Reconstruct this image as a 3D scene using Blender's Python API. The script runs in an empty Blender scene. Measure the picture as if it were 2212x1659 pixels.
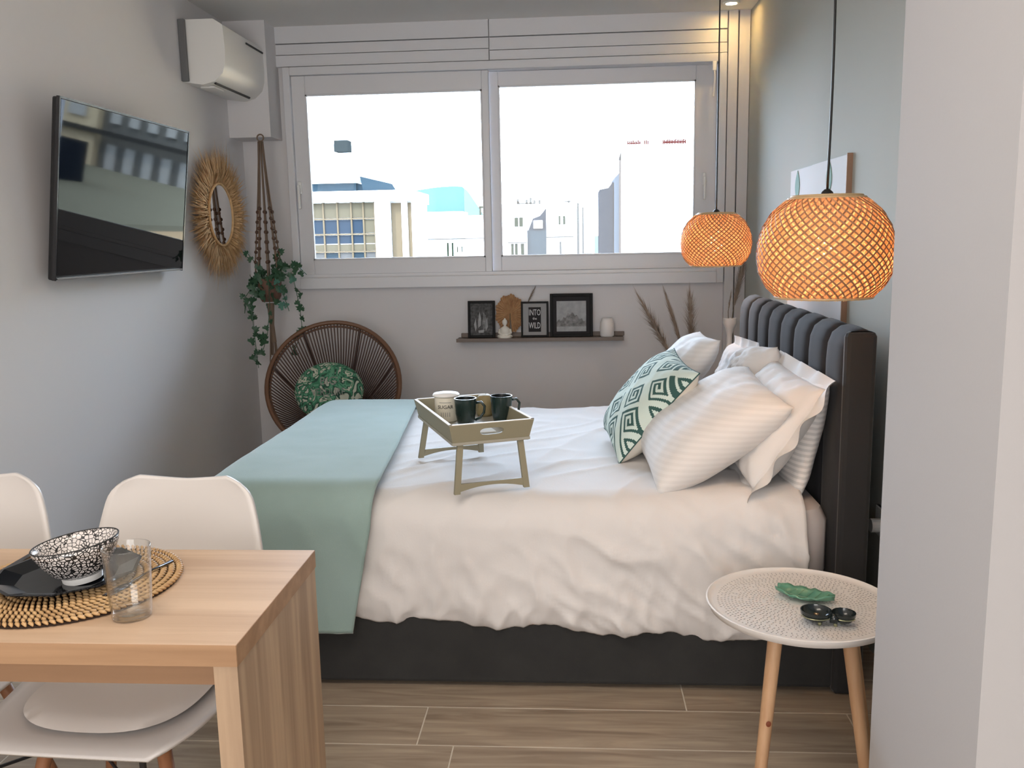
import bpy, math, random
import numpy as np
from mathutils import Vector, Matrix, Euler
random.seed(7); RNG = np.random.default_rng(7)
PI = math.pi; R = math.radians
SC = bpy.context.scene; COL = SC.collection

# ------------------------------------------------------------------ camera, world, light, exposure
cam_d = bpy.data.cameras.new('camera'); cam = bpy.data.objects.new('camera', cam_d); COL.objects.link(cam)
cam_d.sensor_width = 36.0; cam_d.lens = 36.0 * 1930 / 2212; cam_d.clip_start = .05; cam_d.clip_end = 2000
yaw, pitch, roll = R(4.0), R(9.2), R(-1.12)
rt = Vector((math.cos(yaw), math.sin(yaw), 0))
fw = Vector((-math.sin(yaw)*math.cos(pitch), math.cos(yaw)*math.cos(pitch), -math.sin(pitch)))
up = rt.cross(fw)
r2 = math.cos(roll)*rt + math.sin(roll)*up; u2 = -math.sin(roll)*rt + math.cos(roll)*up
cam.matrix_world = Matrix(((r2.x, u2.x, -fw.x, 0), (r2.y, u2.y, -fw.y, 0), (r2.z, u2.z, -fw.z, 1.35), (0, 0, 0, 1)))
SC.camera = cam
SC.view_settings.view_transform = 'Standard'; SC.view_settings.look = 'None'
SC.view_settings.exposure = 1.2; SC.view_settings.gamma = 1.0
try: SC.view_settings.use_curve_mapping = False
except Exception: pass
w = bpy.data.worlds.new('sky'); SC.world = w; w.use_nodes = True
wn = w.node_tree.nodes; wl = w.node_tree.links
bg = wn['Background']
tc = wn.new('ShaderNodeTexCoord'); sep = wn.new('ShaderNodeSeparateXYZ'); rmp = wn.new('ShaderNodeValToRGB')
wl.new(tc.outputs['Generated'], sep.inputs[0]); wl.new(sep.outputs['Z'], rmp.inputs[0]); wl.new(rmp.outputs[0], bg.inputs[0])
rmp.color_ramp.elements[0].position = 0.0; rmp.color_ramp.elements[0].color = (.70, .81, 1, 1)
rmp.color_ramp.elements[1].position = .8; rmp.color_ramp.elements[1].color = (.62, .76, 1, 1)
bg.inputs[1].default_value = 10.0
sd = bpy.data.lights.new('sun', 'SUN'); so = bpy.data.objects.new('sun', sd); COL.objects.link(so)
sd.energy = 3.5; sd.angle = R(.6); sd.color = (1, .93, .82)
so.rotation_euler = Euler((R(48), 0, R(-35)), 'XYZ')
def area(name, loc, rot, sx, sy, e, col):
    d = bpy.data.lights.new(name, 'AREA'); o = bpy.data.objects.new(name, d); COL.objects.link(o)
    d.shape = 'RECTANGLE'; d.size = sx; d.size_y = sy; d.energy = e; d.color = col
    o.location = loc; o.rotation_euler = rot
    return o
area('rear_fill', (-.3, -2.25, 1.45), (R(90), 0, 0), 2.4, 1.9, 36, (1, .965, .95))  # added fill from behind the camera; no balcony opening is built there
area('ceiling_light', (-.5, .9, 2.47), (0, 0, 0), 1.2, .8, 9, (1, .88, .76))
try:
    pd = bpy.data.lights.new('window_portal', 'AREA'); po = bpy.data.objects.new('window_portal', pd); COL.objects.link(po)
    pd.shape = 'RECTANGLE'; pd.size = 2.3; pd.size_y = 1.05; po.location = (-.4, 5.27, 1.71); po.rotation_euler = (R(-90), 0, 0)
    pd.cycles.is_portal = True
except Exception: pass
SC.cycles.use_denoising = True
SC.cycles.max_bounces = 10; SC.cycles.transparent_max_bounces = 16
SC.cycles.diffuse_bounces = 5; SC.cycles.caustics_refractive = False; SC.cycles.caustics_reflective = False
SC.cycles.sample_clamp_indirect = 6

# ------------------------------------------------------------------ materials
def sock(n, *names):
    for k in names:
        if k in n.inputs: return n.inputs[k]
def mat(name, col, rough=.6, metal=0, spec=None, sheen=0, coat=0, bump=None, var=None, trans=0, emis=None, estr=0, alpha=None):
    m = bpy.data.materials.new(name); m.use_nodes = True
    n = m.node_tree.nodes; l = m.node_tree.links; p = n['Principled BSDF']
    p.inputs['Base Color'].default_value = (*col, 1); p.inputs['Roughness'].default_value = rough
    p.inputs['Metallic'].default_value = metal
    if spec is not None: sock(p, 'Specular IOR Level').default_value = spec
    if sheen: sock(p, 'Sheen Weight').default_value = sheen; sock(p, 'Sheen Roughness').default_value = .4
    if coat: sock(p, 'Coat Weight').default_value = coat
    if emis: sock(p, 'Emission Color').default_value = (*emis, 1); sock(p, 'Emission Strength').default_value = estr
    c = None
    if bump or var: c = n.new('ShaderNodeTexCoord')
    if var:  # (scale, second colour, stretch)
        sc_, c2, st = var
        mp = n.new('ShaderNodeMapping'); mp.inputs['Scale'].default_value = st
        nz = n.new('ShaderNodeTexNoise'); nz.inputs['Scale'].default_value = sc_; nz.inputs['Detail'].default_value = 6
        cr = n.new('ShaderNodeValToRGB'); cr.color_ramp.elements[0].position = .32; cr.color_ramp.elements[1].position = .68
        cr.color_ramp.elements[0].color = (*col, 1); cr.color_ramp.elements[1].color = (*c2, 1)
        l.new(c.outputs['Object'], mp.inputs[0]); l.new(mp.outputs[0], nz.inputs['Vector']); l.new(nz.outputs['Fac'], cr.inputs[0]); l.new(cr.outputs[0], p.inputs['Base Color'])
    if bump:  # (scale, strength, distance)
        nz = n.new('ShaderNodeTexNoise'); nz.inputs['Scale'].default_value = bump[0]; nz.inputs['Detail'].default_value = 4
        b = n.new('ShaderNodeBump'); b.inputs['Strength'].default_value = bump[1]; b.inputs['Distance'].default_value = bump[2]
        l.new(c.outputs['Object'], nz.inputs['Vector']); l.new(nz.outputs['Fac'], b.inputs['Height']); l.new(b.outputs[0], p.inputs['Normal'])
    return m
def wood(name, c1, c2, axis, sc=26, rough=.5, rings=None):
    st = [1, 1, 1]; st[axis] = .06
    m = mat(name, c1, rough, var=(sc, c2, st), bump=(300, .08, .001))
    n = m.node_tree.nodes
    for k in n:
        if k.type == 'TEX_NOISE' and abs(k.inputs['Scale'].default_value - sc) < .1: k.inputs['Detail'].default_value = 9; k.inputs['Distortion'].default_value = .6
    return m
def glass_thin(name, tint=(.97, .99, .98), gl=.06):
    m = bpy.data.materials.new(name); m.use_nodes = True; n = m.node_tree.nodes; l = m.node_tree.links
    n.remove(n['Principled BSDF']); out = n['Material Output']
    t = n.new('ShaderNodeBsdfTransparent'); t.inputs[0].default_value = (*tint, 1)
    g = n.new('ShaderNodeBsdfGlossy'); g.inputs['Roughness'].default_value = .01
    fr = n.new('ShaderNodeFresnel'); fr.inputs[0].default_value = 1.45
    mx = n.new('ShaderNodeMixShader'); l.new(fr.outputs[0], mx.inputs[0]); l.new(t.outputs[0], mx.inputs[1]); l.new(g.outputs[0], mx.inputs[2]); l.new(mx.outputs[0], out.inputs[0])
    return m
M = {}
M['wall'] = mat('wall_paint', (.70, .685, .69), .85, bump=(180, .06, .002))
M['wallsage'] = mat('sage_paint', (.475, .48, .435), .85, bump=(180, .06, .002))
M['pillar'] = mat('dimmed_wall_paint', (.43, .42, .425), .85, bump=(180, .06, .002))  # wall paint darkened to offset the fill light close to the pillar
M['ceil'] = mat('ceiling_paint', (.75, .74, .72), .9)
M['pvc'] = mat('white_pvc', (.70, .70, .72), .35)
M['acwhite'] = mat('ac_plastic', (.80, .79, .76), .4)
M['dark'] = mat('dark_gap', (.02, .02, .02), .6)
M['acgrey'] = mat('grey_plastic', (.14, .14, .14), .5)
M['grout'] = mat('grout', (.60, .54, .45), .9)
M['black'] = mat('black_plastic', (.012, .012, .013), .3)
M['screen'] = mat('tv_glass', (.004, .004, .005), .03, spec=.22)
M['steel'] = mat('brushed_steel', (.6, .6, .6), .3, 1)
M['bezel'] = mat('glossy_black_bezel', (.03, .03, .032), .15)
M['mirror'] = mat('mirror_glass', (.9, .9, .9), .02, 1)
M['raffia'] = mat('raffia', (.56, .33, .15), .8, var=(30, (.80, .54, .28), (1, 1, 1)))
M['macrame'] = mat('macrame_cord', (.20, .14, .10), .9)
M['bead'] = mat('wooden_bead', (.10, .055, .035), .6)
M['potbrown'] = mat('brown_pot', (.16, .085, .06), .7)
M['ivy'] = mat('ivy_leaf', (.022, .06, .03), .45, var=(9, (.05, .13, .07), (1, 1, 1)))
M['ivyc'] = mat('ivy_leaf_pale', (.07, .19, .14), .5)
M['rattan'] = mat('brown_rattan', (.15, .07, .035), .45)
M['cord'] = mat('brown_cord', (.09, .052, .042), .55)
M['ribm'] = mat('dark_brown_rib', (.03, .015, .012), .5)
M['bedgrey'] = mat('charcoal_fabric', (.022, .022, .022), .9, sheen=.15, bump=(900, .3, .001), var=(14, (.028, .028, .027), (1, 1, 1)))
M['velvet'] = mat('grey_velvet', (.034, .033, .036), .85, sheen=.1, spec=.2, bump=(700, .2, .001), var=(7, (.048, .047, .051), (1, 1, .35)))
M['sheet'] = mat('white_cotton', (.71, .69, .675), .9, sheen=.1, bump=(420, .10, .001))
M['duvet'] = mat('white_duvet', (.70, .675, .66), .9, sheen=.1, bump=(160, .16, .002))
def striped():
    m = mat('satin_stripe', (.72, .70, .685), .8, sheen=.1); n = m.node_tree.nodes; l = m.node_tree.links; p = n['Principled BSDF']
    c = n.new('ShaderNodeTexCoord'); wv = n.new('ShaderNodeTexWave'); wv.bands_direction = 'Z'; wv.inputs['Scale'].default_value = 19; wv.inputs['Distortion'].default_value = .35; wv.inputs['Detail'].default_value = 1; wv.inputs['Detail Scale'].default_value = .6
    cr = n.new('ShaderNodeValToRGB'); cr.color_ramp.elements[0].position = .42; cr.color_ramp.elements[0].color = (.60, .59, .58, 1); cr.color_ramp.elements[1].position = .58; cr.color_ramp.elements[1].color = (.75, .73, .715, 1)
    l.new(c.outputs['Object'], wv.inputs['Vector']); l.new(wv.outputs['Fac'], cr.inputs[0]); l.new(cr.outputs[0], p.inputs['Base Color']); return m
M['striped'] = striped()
M['softstripe'] = striped(); _e = [q for q in M['softstripe'].node_tree.nodes if q.type == 'VALTORGB'][0].color_ramp.elements; _e[0].color = (.70, .68, .665, 1); _e[1].color = (.735, .715, .70, 1)
M['sheetgrey'] = mat('grey_sheet', (.52, .48, .47), .9)
M['throw'] = mat('teal_throw', (.27, .375, .345), .95, sheen=.35, bump=(520, .4, .0015), var=(4, (.31, .42, .40), (1, 1, 1)))
M['stitch'] = mat('white_stitch', (.75, .78, .75), .9)
M['cushw'] = mat('cushion_cream', (.74, .70, .62), .9, bump=(500, .1, .001))
M['cushm'] = mat('cushion_mint', (.60, .70, .64), .9, bump=(500, .1, .001))
M['cushg'] = mat('cushion_green', (.035, .095, .085), .9, bump=(500, .1, .001))
M['tray'] = mat('olive_paint', (.27, .245, .165), .55, bump=(60, .05, .001))
M['trayin'] = mat('tray_inside', (.36, .34, .28), .6)
M['trayedge'] = mat('worn_white_edge', (.80, .77, .70), .6)
M['mug'] = mat('dark_green_glaze', (.012, .026, .024), .22, coat=.4, bump=(40, .2, .002))
M['mugin'] = mat('black_glaze', (.006, .009, .009), .3)
M['enamel'] = mat('cream_enamel', (.70, .66, .55), .35)
M['lid'] = mat('white_lid', (.85, .85, .83), .3)
M['ink'] = mat('black_ink', (.02, .02, .02), .7)
M['gold'] = mat('gold_wood', (.30, .24, .12), .6, bump=(90, .6, .004))
M['paper'] = mat('white_paper', (.80, .84, .84), .8)
M['shelf'] = mat('brown_shelf', (.155, .12, .10), .5, var=(20, (.20, .155, .125), (.1, 1, 1)))
M['frame'] = mat('black_frame', (.006, .006, .006), .5, spec=.15)
M['matgrey'] = mat('grey_mount', (.33, .33, .33), .8, spec=.1)
M['matdark'] = mat('dark_mount', (.035, .033, .035), .8, spec=.1)
M['photo_light'] = mat('pale_print', (.42, .43, .44), .8, var=(26, (.30, .31, .32), (1, 1, 1)))
M['photo_mid'] = mat('mid_print', (.12, .12, .12), .8, var=(60, (.30, .30, .30), (1, 1, 1)))
M['photo_dark'] = mat('dark_print', (.03, .03, .03), .8, var=(60, (.12, .12, .12), (1, 1, 1)))
M['stone'] = mat('white_stone', (.78, .74, .66), .6)
M['ceramic'] = mat('white_ceramic', (.80, .77, .75), .5)
M['palm'] = mat('dried_palm', (.33, .17, .08), .8, var=(40, (.46, .27, .13), (1, 1, 1)))
M['pampas'] = mat('pampas', (.24, .18, .135), .9, var=(20, (.38, .31, .25), (1, 1, 1)))
M['stem'] = mat('dry_stem', (.15, .11, .06), .8)
M['leafprint'] = mat('green_print', (.22, .38, .33), .8)
M['canvas'] = mat('white_canvas', (.72, .72, .73), .8)
M['oakedge'] = mat('oak_frame', (.36, .22, .15), .6)
M['whitegl'] = mat('chair_shell', (.66, .63, .605), .35)
M['pad'] = mat('chair_pad', (.70, .66, .62), .55)
M['bowl'] = None
M['plate'] = mat('black_glaze_plate', (.006, .007, .009), .12, spec=.3)
M['cutlery'] = mat('dark_steel', (.10, .10, .11), .25, 1)
M['matbase'] = mat('gap_shade_brown', (.03, .015, .008), .8)
M['coil'] = mat('rattan_wrap', (.42, .25, .11), .45, var=(25, (.58, .38, .18), (1, 1, 1)))
M['pine'] = mat('pine', (.47, .27, .145), .5, var=(14, (.56, .35, .20), (4, 4, .4)))
M['knot'] = mat('pine_knot', (.20, .05, .02), .5)
M['tabletop'] = mat('white_table_top', (.74, .71, .68), .5)
M['speck'] = mat('grey_speckle', (.36, .35, .34), .6)
M['leafdish'] = mat('green_ceramic', (.07, .22, .15), .3, coat=.3, var=(30, (.13, .31, .20), (1, 1, 1)))
M['blackdish'] = mat('black_ceramic', (.008, .014, .014), .2, coat=.4)
M['goldrim'] = mat('gold_rim', (.30, .30, .18), .3, .6)
M['cable'] = mat('black_cable', (.006, .006, .006), .5)
M['oakx'] = wood('oak_along', (.60, .43, .29), (.46, .31, .20), 0)
M['oakz'] = wood('oak_upright', (.50, .36, .235), (.31, .21, .135), 2)
M['oakedge2'] = wood('oak_edging', (.40, .24, .13), (.29, .165, .085), 0)
M['apron'] = wood('oak_apron', (.30, .17, .09), (.22, .12, .06), 0)
M['wglass'] = glass_thin('window_glass')
def bamboo():
    m = bpy.data.materials.new('bamboo_strip'); m.use_nodes = True; n = m.node_tree.nodes; l = m.node_tree.links
    n.remove(n['Principled BSDF']); out = n['Material Output']
    d = n.new('ShaderNodeBsdfDiffuse'); d.inputs[0].default_value = (.74, .50, .29, 1)
    t = n.new('ShaderNodeBsdfTranslucent'); t.inputs[0].default_value = (.90, .60, .36, 1)
    mx = n.new('ShaderNodeMixShader'); mx.inputs[0].default_value = .5
    l.new(d.outputs[0], mx.inputs[1]); l.new(t.outputs[0], mx.inputs[2]); l.new(mx.outputs[0], out.inputs[0])
    return m
M['bamboo'] = bamboo()
M['strand'] = mat('bamboo_strand', (.34, .17, .08), .6)
M['bamboorim'] = mat('bamboo_rim', (.55, .38, .20), .5)
M['bulb'] = mat('bulb_glass', (1, .8, .5), .3, emis=(1, .62, .26), estr=18)
def tumbler_glass():
    m = bpy.data.materials.new('tumbler_glass'); m.use_nodes = True; n = m.node_tree.nodes; l = m.node_tree.links
    n.remove(n['Principled BSDF']); t = n.new('ShaderNodeBsdfTransparent'); t.inputs[0].default_value = (.985, .99, .985, 1)
    g = n.new('ShaderNodeBsdfGlossy'); g.inputs['Roughness'].default_value = .03; lw = n.new('ShaderNodeLayerWeight'); lw.inputs[0].default_value = .5
    pw = n.new('ShaderNodeMath'); pw.operation = 'POWER'; pw.inputs[1].default_value = 3.5; ma = n.new('ShaderNodeMath'); ma.operation = 'MULTIPLY_ADD'; ma.inputs[1].default_value = 1.1; ma.inputs[2].default_value = .06
    mx = n.new('ShaderNodeMixShader'); l.new(lw.outputs['Facing'], pw.inputs[0]); l.new(pw.outputs[0], ma.inputs[0]); l.new(ma.outputs[0], mx.inputs[0])
    l.new(t.outputs[0], mx.inputs[1]); l.new(g.outputs[0], mx.inputs[2]); l.new(mx.outputs[0], n['Material Output'].inputs[0]); return m
M['tumbler'] = tumbler_glass()
def drink_glass():
    m = bpy.data.materials.new('drinking_glass'); m.use_nodes = True; n = m.node_tree.nodes; l = m.node_tree.links
    n.remove(n['Principled BSDF']); g = n.new('ShaderNodeBsdfGlass'); g.inputs['Color'].default_value = (1, 1, 1, 1); g.inputs['IOR'].default_value = 1.45; g.inputs['Roughness'].default_value = 0
    t = n.new('ShaderNodeBsdfTransparent'); t.inputs[0].default_value = (1, 1, 1, 1); mx = n.new('ShaderNodeMixShader'); mx.inputs[0].default_value = .6
    l.new(t.outputs[0], mx.inputs[1]); l.new(g.outputs[0], mx.inputs[2]); l.new(mx.outputs[0], n['Material Output'].inputs[0])
    return m
M['glass'] = drink_glass()
def bowl_mat(nm='patterned_bowl', a=.13, b=.34, c3=.43):
    m = mat(nm, (.6, .6, .6), .25, coat=.3); n = m.node_tree.nodes; l = m.node_tree.links
    c = n.new('ShaderNodeTexCoord'); v = n.new('ShaderNodeTexVoronoi'); v.feature = 'DISTANCE_TO_EDGE'; v.inputs['Scale'].default_value = 150
    cr = n.new('ShaderNodeValToRGB'); cr.color_ramp.interpolation = 'CONSTANT'
    e = cr.color_ramp.elements; e[0].position = 0; e[0].color = (.02, .02, .02, 1); e[1].position = a; e[1].color = (.72, .68, .66, 1)
    e2 = cr.color_ramp.elements.new(b); e2.color = (.05, .05, .05, 1); e3 = cr.color_ramp.elements.new(c3); e3.color = (.72, .68, .66, 1)
    l.new(c.outputs['Object'], v.inputs['Vector']); l.new(v.outputs['Distance'], cr.inputs[0]); l.new(cr.outputs[0], n['Principled BSDF'].inputs['Base Color'])
    return m
M['bowl'] = bowl_mat(); M['bowl_in'] = bowl_mat('patterned_bowl_inside', .075, .9, .95)
def plank_mat():
    m = mat('wood_look_tile', (.26, .19, .125), .38, bump=(120, .08, .001)); n = m.node_tree.nodes; l = m.node_tree.links; p = n['Principled BSDF']
    c = n.new('ShaderNodeTexCoord'); oi = n.new('ShaderNodeObjectInfo'); ad = n.new('ShaderNodeVectorMath'); ad.operation = 'ADD'
    mp = n.new('ShaderNodeMapping'); mp.inputs['Scale'].default_value = (1.2, 12, 12)
    sc = n.new('ShaderNodeVectorMath'); sc.operation = 'SCALE'; sc.inputs['Scale'].default_value = 40
    cmb = n.new('ShaderNodeCombineXYZ'); l.new(oi.outputs['Random'], cmb.inputs[0]); l.new(oi.outputs['Random'], cmb.inputs[1]); l.new(cmb.outputs[0], sc.inputs[0])
    l.new(c.outputs['Object'], mp.inputs[0]); l.new(mp.outputs[0], ad.inputs[0]); l.new(sc.outputs[0], ad.inputs[1])
    nz = n.new('ShaderNodeTexNoise'); nz.inputs['Scale'].default_value = 2.2; nz.inputs['Detail'].default_value = 7; nz.inputs['Distortion'].default_value = 1.2; l.new(ad.outputs[0], nz.inputs['Vector'])
    cr = n.new('ShaderNodeValToRGB'); cr.color_ramp.elements[0].position = .3; cr.color_ramp.elements[0].color = (.25, .19, .14, 1); cr.color_ramp.elements[1].position = .7; cr.color_ramp.elements[1].color = (.44, .36, .27, 1)
    l.new(nz.outputs['Fac'], cr.inputs[0]); l.new(cr.outputs[0], p.inputs['Base Color'])
    return m
M['plank'] = plank_mat()
def jungle_mat():
    m = mat('jungle_print', (.1, .2, .1), .9); n = m.node_tree.nodes; l = m.node_tree.links
    c = n.new('ShaderNodeTexCoord'); nz = n.new('ShaderNodeTexNoise'); nz.inputs['Scale'].default_value = 13; nz.inputs['Detail'].default_value = 1.5; nz.inputs['Distortion'].default_value = 2.2
    cr = n.new('ShaderNodeValToRGB'); cr.color_ramp.interpolation = 'CONSTANT'; e = cr.color_ramp.elements
    e[0].position = 0; e[0].color = (.45, .47, .38, 1); e[1].position = .38; e[1].color = (.02, .06, .04, 1)
    for ps, cc in ((.44, (.04, .17, .09)), (.50, (.10, .28, .17)), (.545, (.02, .07, .045)), (.58, (.50, .50, .40)), (.66, (.06, .20, .11))):
        k = e.new(ps); k.color = (*cc, 1)
    l.new(c.outputs['Object'], nz.inputs['Vector']); l.new(nz.outputs['Fac'], cr.inputs[0]); l.new(cr.outputs[0], n['Principled BSDF'].inputs['Base Color'])
    return m
M['jungle'] = jungle_mat()

# ------------------------------------------------------------------ mesh helpers
class MB:
    def __init__(s): s.v = []; s.f = []; s.mi = []
    def add(s, V, F, mi=0):
        o = len(s.v); s.v += [tuple(map(float, p)) for p in V]; s.f += [tuple(i+o for i in f) for f in F]; s.mi += [mi]*len(F); return s
    def box(s, x0, x1, y0, y1, z0, z1, mi=0, bev=0):
        if bev:
            b = min(bev, (x1-x0)/2.01, (y1-y0)/2.01, (z1-z0)/2.01); V = []; F = []
            rings = [(z0, b), (z0+b*.3, b*.3), (z0+b, 0), (z1-b, 0), (z1-b*.3, b*.3), (z1, b)]
            for z, ins in rings:
                X0, X1, Y0, Y1 = x0+ins, x1-ins, y0+ins, y1-ins; c = b
                V += [(X0+c, Y0, z), (X1-c, Y0, z), (X1-c*.3, Y0+c*.3, z), (X1, Y0+c, z), (X1, Y1-c, z), (X1-c*.3, Y1-c*.3, z), (X1-c, Y1, z), (X0+c, Y1, z), (X0+c*.3, Y1-c*.3, z), (X0, Y1-c, z), (X0, Y0+c, z), (X0+c*.3, Y0+c*.3, z)]
            for k in range(5):
                for i in range(12): F.append((k*12+i, k*12+(i+1) % 12, (k+1)*12+(i+1) % 12, (k+1)*12+i))
            F.append(tuple(reversed(range(12)))); F.append(tuple(range(60, 72)))
            return s.add(V, F, mi)
        V = [(x0, y0, z0), (x1, y0, z0), (x1, y1, z0), (x0, y1, z0), (x0, y0, z1), (x1, y0, z1), (x1, y1, z1), (x0, y1, z1)]
        return s.add(V, [(0, 3, 2, 1), (4, 5, 6, 7), (0, 1, 5, 4), (1, 2, 6, 5), (2, 3, 7, 6), (3, 0, 4, 7)], mi)
    def hexa(s, B, T, mi=0):
        return s.add(list(B)+list(T), [(0, 3, 2, 1), (4, 5, 6, 7), (0, 1, 5, 4), (1, 2, 6, 5), (2, 3, 7, 6), (3, 0, 4, 7)], mi)
    def tube(s, pts, r, n=8, mi=0, closed=False, cap=True, flat=None):
        pts = [Vector(p) for p in pts]; N = len(pts); rr = r if hasattr(r, '__len__') else [r]*N
        V = []; prev = None
        for i, p in enumerate(pts):
            if closed: t = pts[(i+1) % N] - pts[i-1]
            else: t = pts[min(i+1, N-1)] - pts[max(i-1, 0)]
            t = t.normalized() if t.length > 1e-9 else Vector((0, 0, 1))
            if prev is None:
                a = Vector((0, 0, 1)) if abs(t.z) < .9 else Vector((1, 0, 0)); u = t.cross(a).normalized()
            else:
                u = (prev - t*prev.dot(t)); u = u.normalized() if u.length > 1e-6 else t.orthogonal().normalized()
            prev = u; w_ = t.cross(u)
            for k in range(n):
                a = 2*PI*k/n; V.append(p + u*math.cos(a)*rr[i] + w_*math.sin(a)*rr[i]*(flat or 1))
        F = []
        for i in range(N if closed else N-1):
            j = (i+1) % N
            for k in range(n): F.append((i*n+k, i*n+(k+1) % n, j*n+(k+1) % n, j*n+k))
        if cap and not closed: F.append(tuple(reversed(range(n)))); F.append(tuple((N-1)*n+k for k in range(n)))
        return s.add(V, F, mi)
    def lathe(s, prof, c=(0, 0, 0), n=32, mi=0, mis=None, closed=False):
        V = []; F = []; m_ = []
        for r, z in prof:
            for k in range(n): a = 2*PI*k/n; V.append((c[0]+r*math.cos(a), c[1]+r*math.sin(a), c[2]+z))
        o = len(s.v); s.v += V; L = len(prof)
        for i in range(L if closed else L-1):
            j = (i+1) % L
            for k in range(n):
                s.f.append((o+i*n+k, o+i*n+(k+1) % n, o+j*n+(k+1) % n, o+j*n+k)); s.mi.append(mis[i] if mis else mi)
        if not closed:
            if prof[0][0] > 1e-4: s.f.append(tuple(reversed([o+k for k in range(n)]))); s.mi.append(mis[0] if mis else mi)
            if prof[-1][0] > 1e-4: s.f.append(tuple(o+(L-1)*n+k for k in range(n))); s.mi.append(mis[-1] if mis else mi)
        return s
    def grid(s, P, mi=0, wrapu=False):
        P = np.asarray(P); nu, nv = P.shape[:2]; o = len(s.v); s.v += [tuple(p) for p in P.reshape(-1, 3)]
        for i in range(nu if wrapu else nu-1):
            j = (i+1) % nu
            for k in range(nv-1):
                s.f.append((o+i*nv+k, o+j*nv+k, o+j*nv+k+1, o+i*nv+k+1)); s.mi.append(mi if np.isscalar(mi) else int(mi[i][k]))
        return s
    def prism(s, poly, axis, a, b, mi=0):   # poly of 2D points extruded along axis
        n = len(poly); mk = {0: lambda p, t: (t, p[0], p[1]), 1: lambda p, t: (p[0], t, p[1]), 2: lambda p, t: (p[0], p[1], t)}[axis]
        V = [mk(p, a) for p in poly] + [mk(p, b) for p in poly]
        F = [(i, (i+1) % n, (i+1) % n+n, i+n) for i in range(n)] + [tuple(reversed(range(n))), tuple(range(n, 2*n))]
        return s.add(V, F, mi)
ORG = {}
def link_mesh(name, mb, mats, parent=None, smooth=False, local=False, fix=True, shell=0, sub=0):
    V = np.array(mb.v, dtype=float).reshape(-1, 3)
    if parent is not None:
        if not local: V = V - np.array(ORG[parent.name])
        org = ORG[parent.name]
    elif not local:
        org = ((V[:, 0].min()+V[:, 0].max())/2, (V[:, 1].min()+V[:, 1].max())/2, V[:, 2].min()); V = V - np.array(org)
    else: org = (0, 0, 0)
    me = bpy.data.meshes.new(name); me.from_pydata(V.tolist(), [], mb.f)
    for m in (mats if isinstance(mats, (list, tuple)) else [mats]): me.materials.append(m)
    me.polygons.foreach_set('material_index', mb.mi)
    if smooth: me.polygons.foreach_set('use_smooth', [True]*len(me.polygons))
    me.update()
    if fix:
        import bmesh
        b = bmesh.new(); b.from_mesh(me); bmesh.ops.recalc_face_normals(b, faces=b.faces); b.to_mesh(me); b.free()
    o = bpy.data.objects.new(name, me); COL.objects.link(o)
    if parent is not None: o.parent = parent
    else: o.location = org
    ORG[o.name] = org
    if shell: md = o.modifiers.new('shell', 'SOLIDIFY'); md.thickness = shell; md.offset = -1
    if sub: md = o.modifiers.new('sub', 'SUBSURF'); md.levels = sub; md.render_levels = sub
    if smooth == 'auto':
        try:
            md = o.modifiers.new('edge', 'EDGE_SPLIT'); md.split_angle = R(40)
        except Exception: pass
    return o
def part(name, mb, m, parent, smooth=False, label=None, kind=None, **k):
    o = link_mesh(name, mb, m, parent, smooth, **k)
    if label: o['label'] = label
    if kind: o['kind'] = kind
    return o
def tagp(o, label, cat, group=None):
    o['label'] = label; o['category'] = cat
    if group: o['group'] = group
    return o
def thing(name, label, cat, loc=(0, 0, 0), rot=(0, 0, 0), group=None):
    o = bpy.data.objects.new(name, None); COL.objects.link(o); o.location = loc; o.rotation_euler = rot; o.empty_display_size = .05
    ORG[o.name] = tuple(loc); return tagp(o, label, cat, group)
def single(name, mb, m, label, cat, smooth=False, group=None, **k):
    return tagp(link_mesh(name, mb, m, None, smooth, **k), label, cat, group)
def struct(name, mb, m, parent=None, smooth=False, **k):
    o = link_mesh(name, mb, m, parent, smooth, **k)
    if parent is None: o['kind'] = 'structure'
    return o
def copy_tree(o, name=None, parent=None):
    c = o.copy(); COL.objects.link(c); c.parent = parent
    if parent is not None: c.matrix_parent_inverse = o.matrix_parent_inverse
    ORG[c.name] = ORG.get(o.name, (0, 0, 0))
    for ch in list(o.children): copy_tree(ch, None, c)
    return c
def text_mb(s, size, depth=.001, align='CENTER'):
    cu = bpy.data.curves.new('txt', 'FONT'); cu.body = s; cu.size = size; cu.extrude = depth; cu.align_x = align; cu.resolution_u = 2
    o = bpy.data.objects.new('txt', cu); COL.objects.link(o); bpy.context.view_layer.update()
    me = bpy.data.meshes.new_from_object(o.evaluated_get(bpy.context.evaluated_depsgraph_get()))
    mb = MB(); mb.add([tuple(v.co) for v in me.vertices], [tuple(p.vertices) for p in me.polygons])
    bpy.data.objects.remove(o); bpy.data.meshes.remove(me); return mb
def xf(mb, fn): mb.v = [tuple(fn(*p)) for p in mb.v]; return mb
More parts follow.
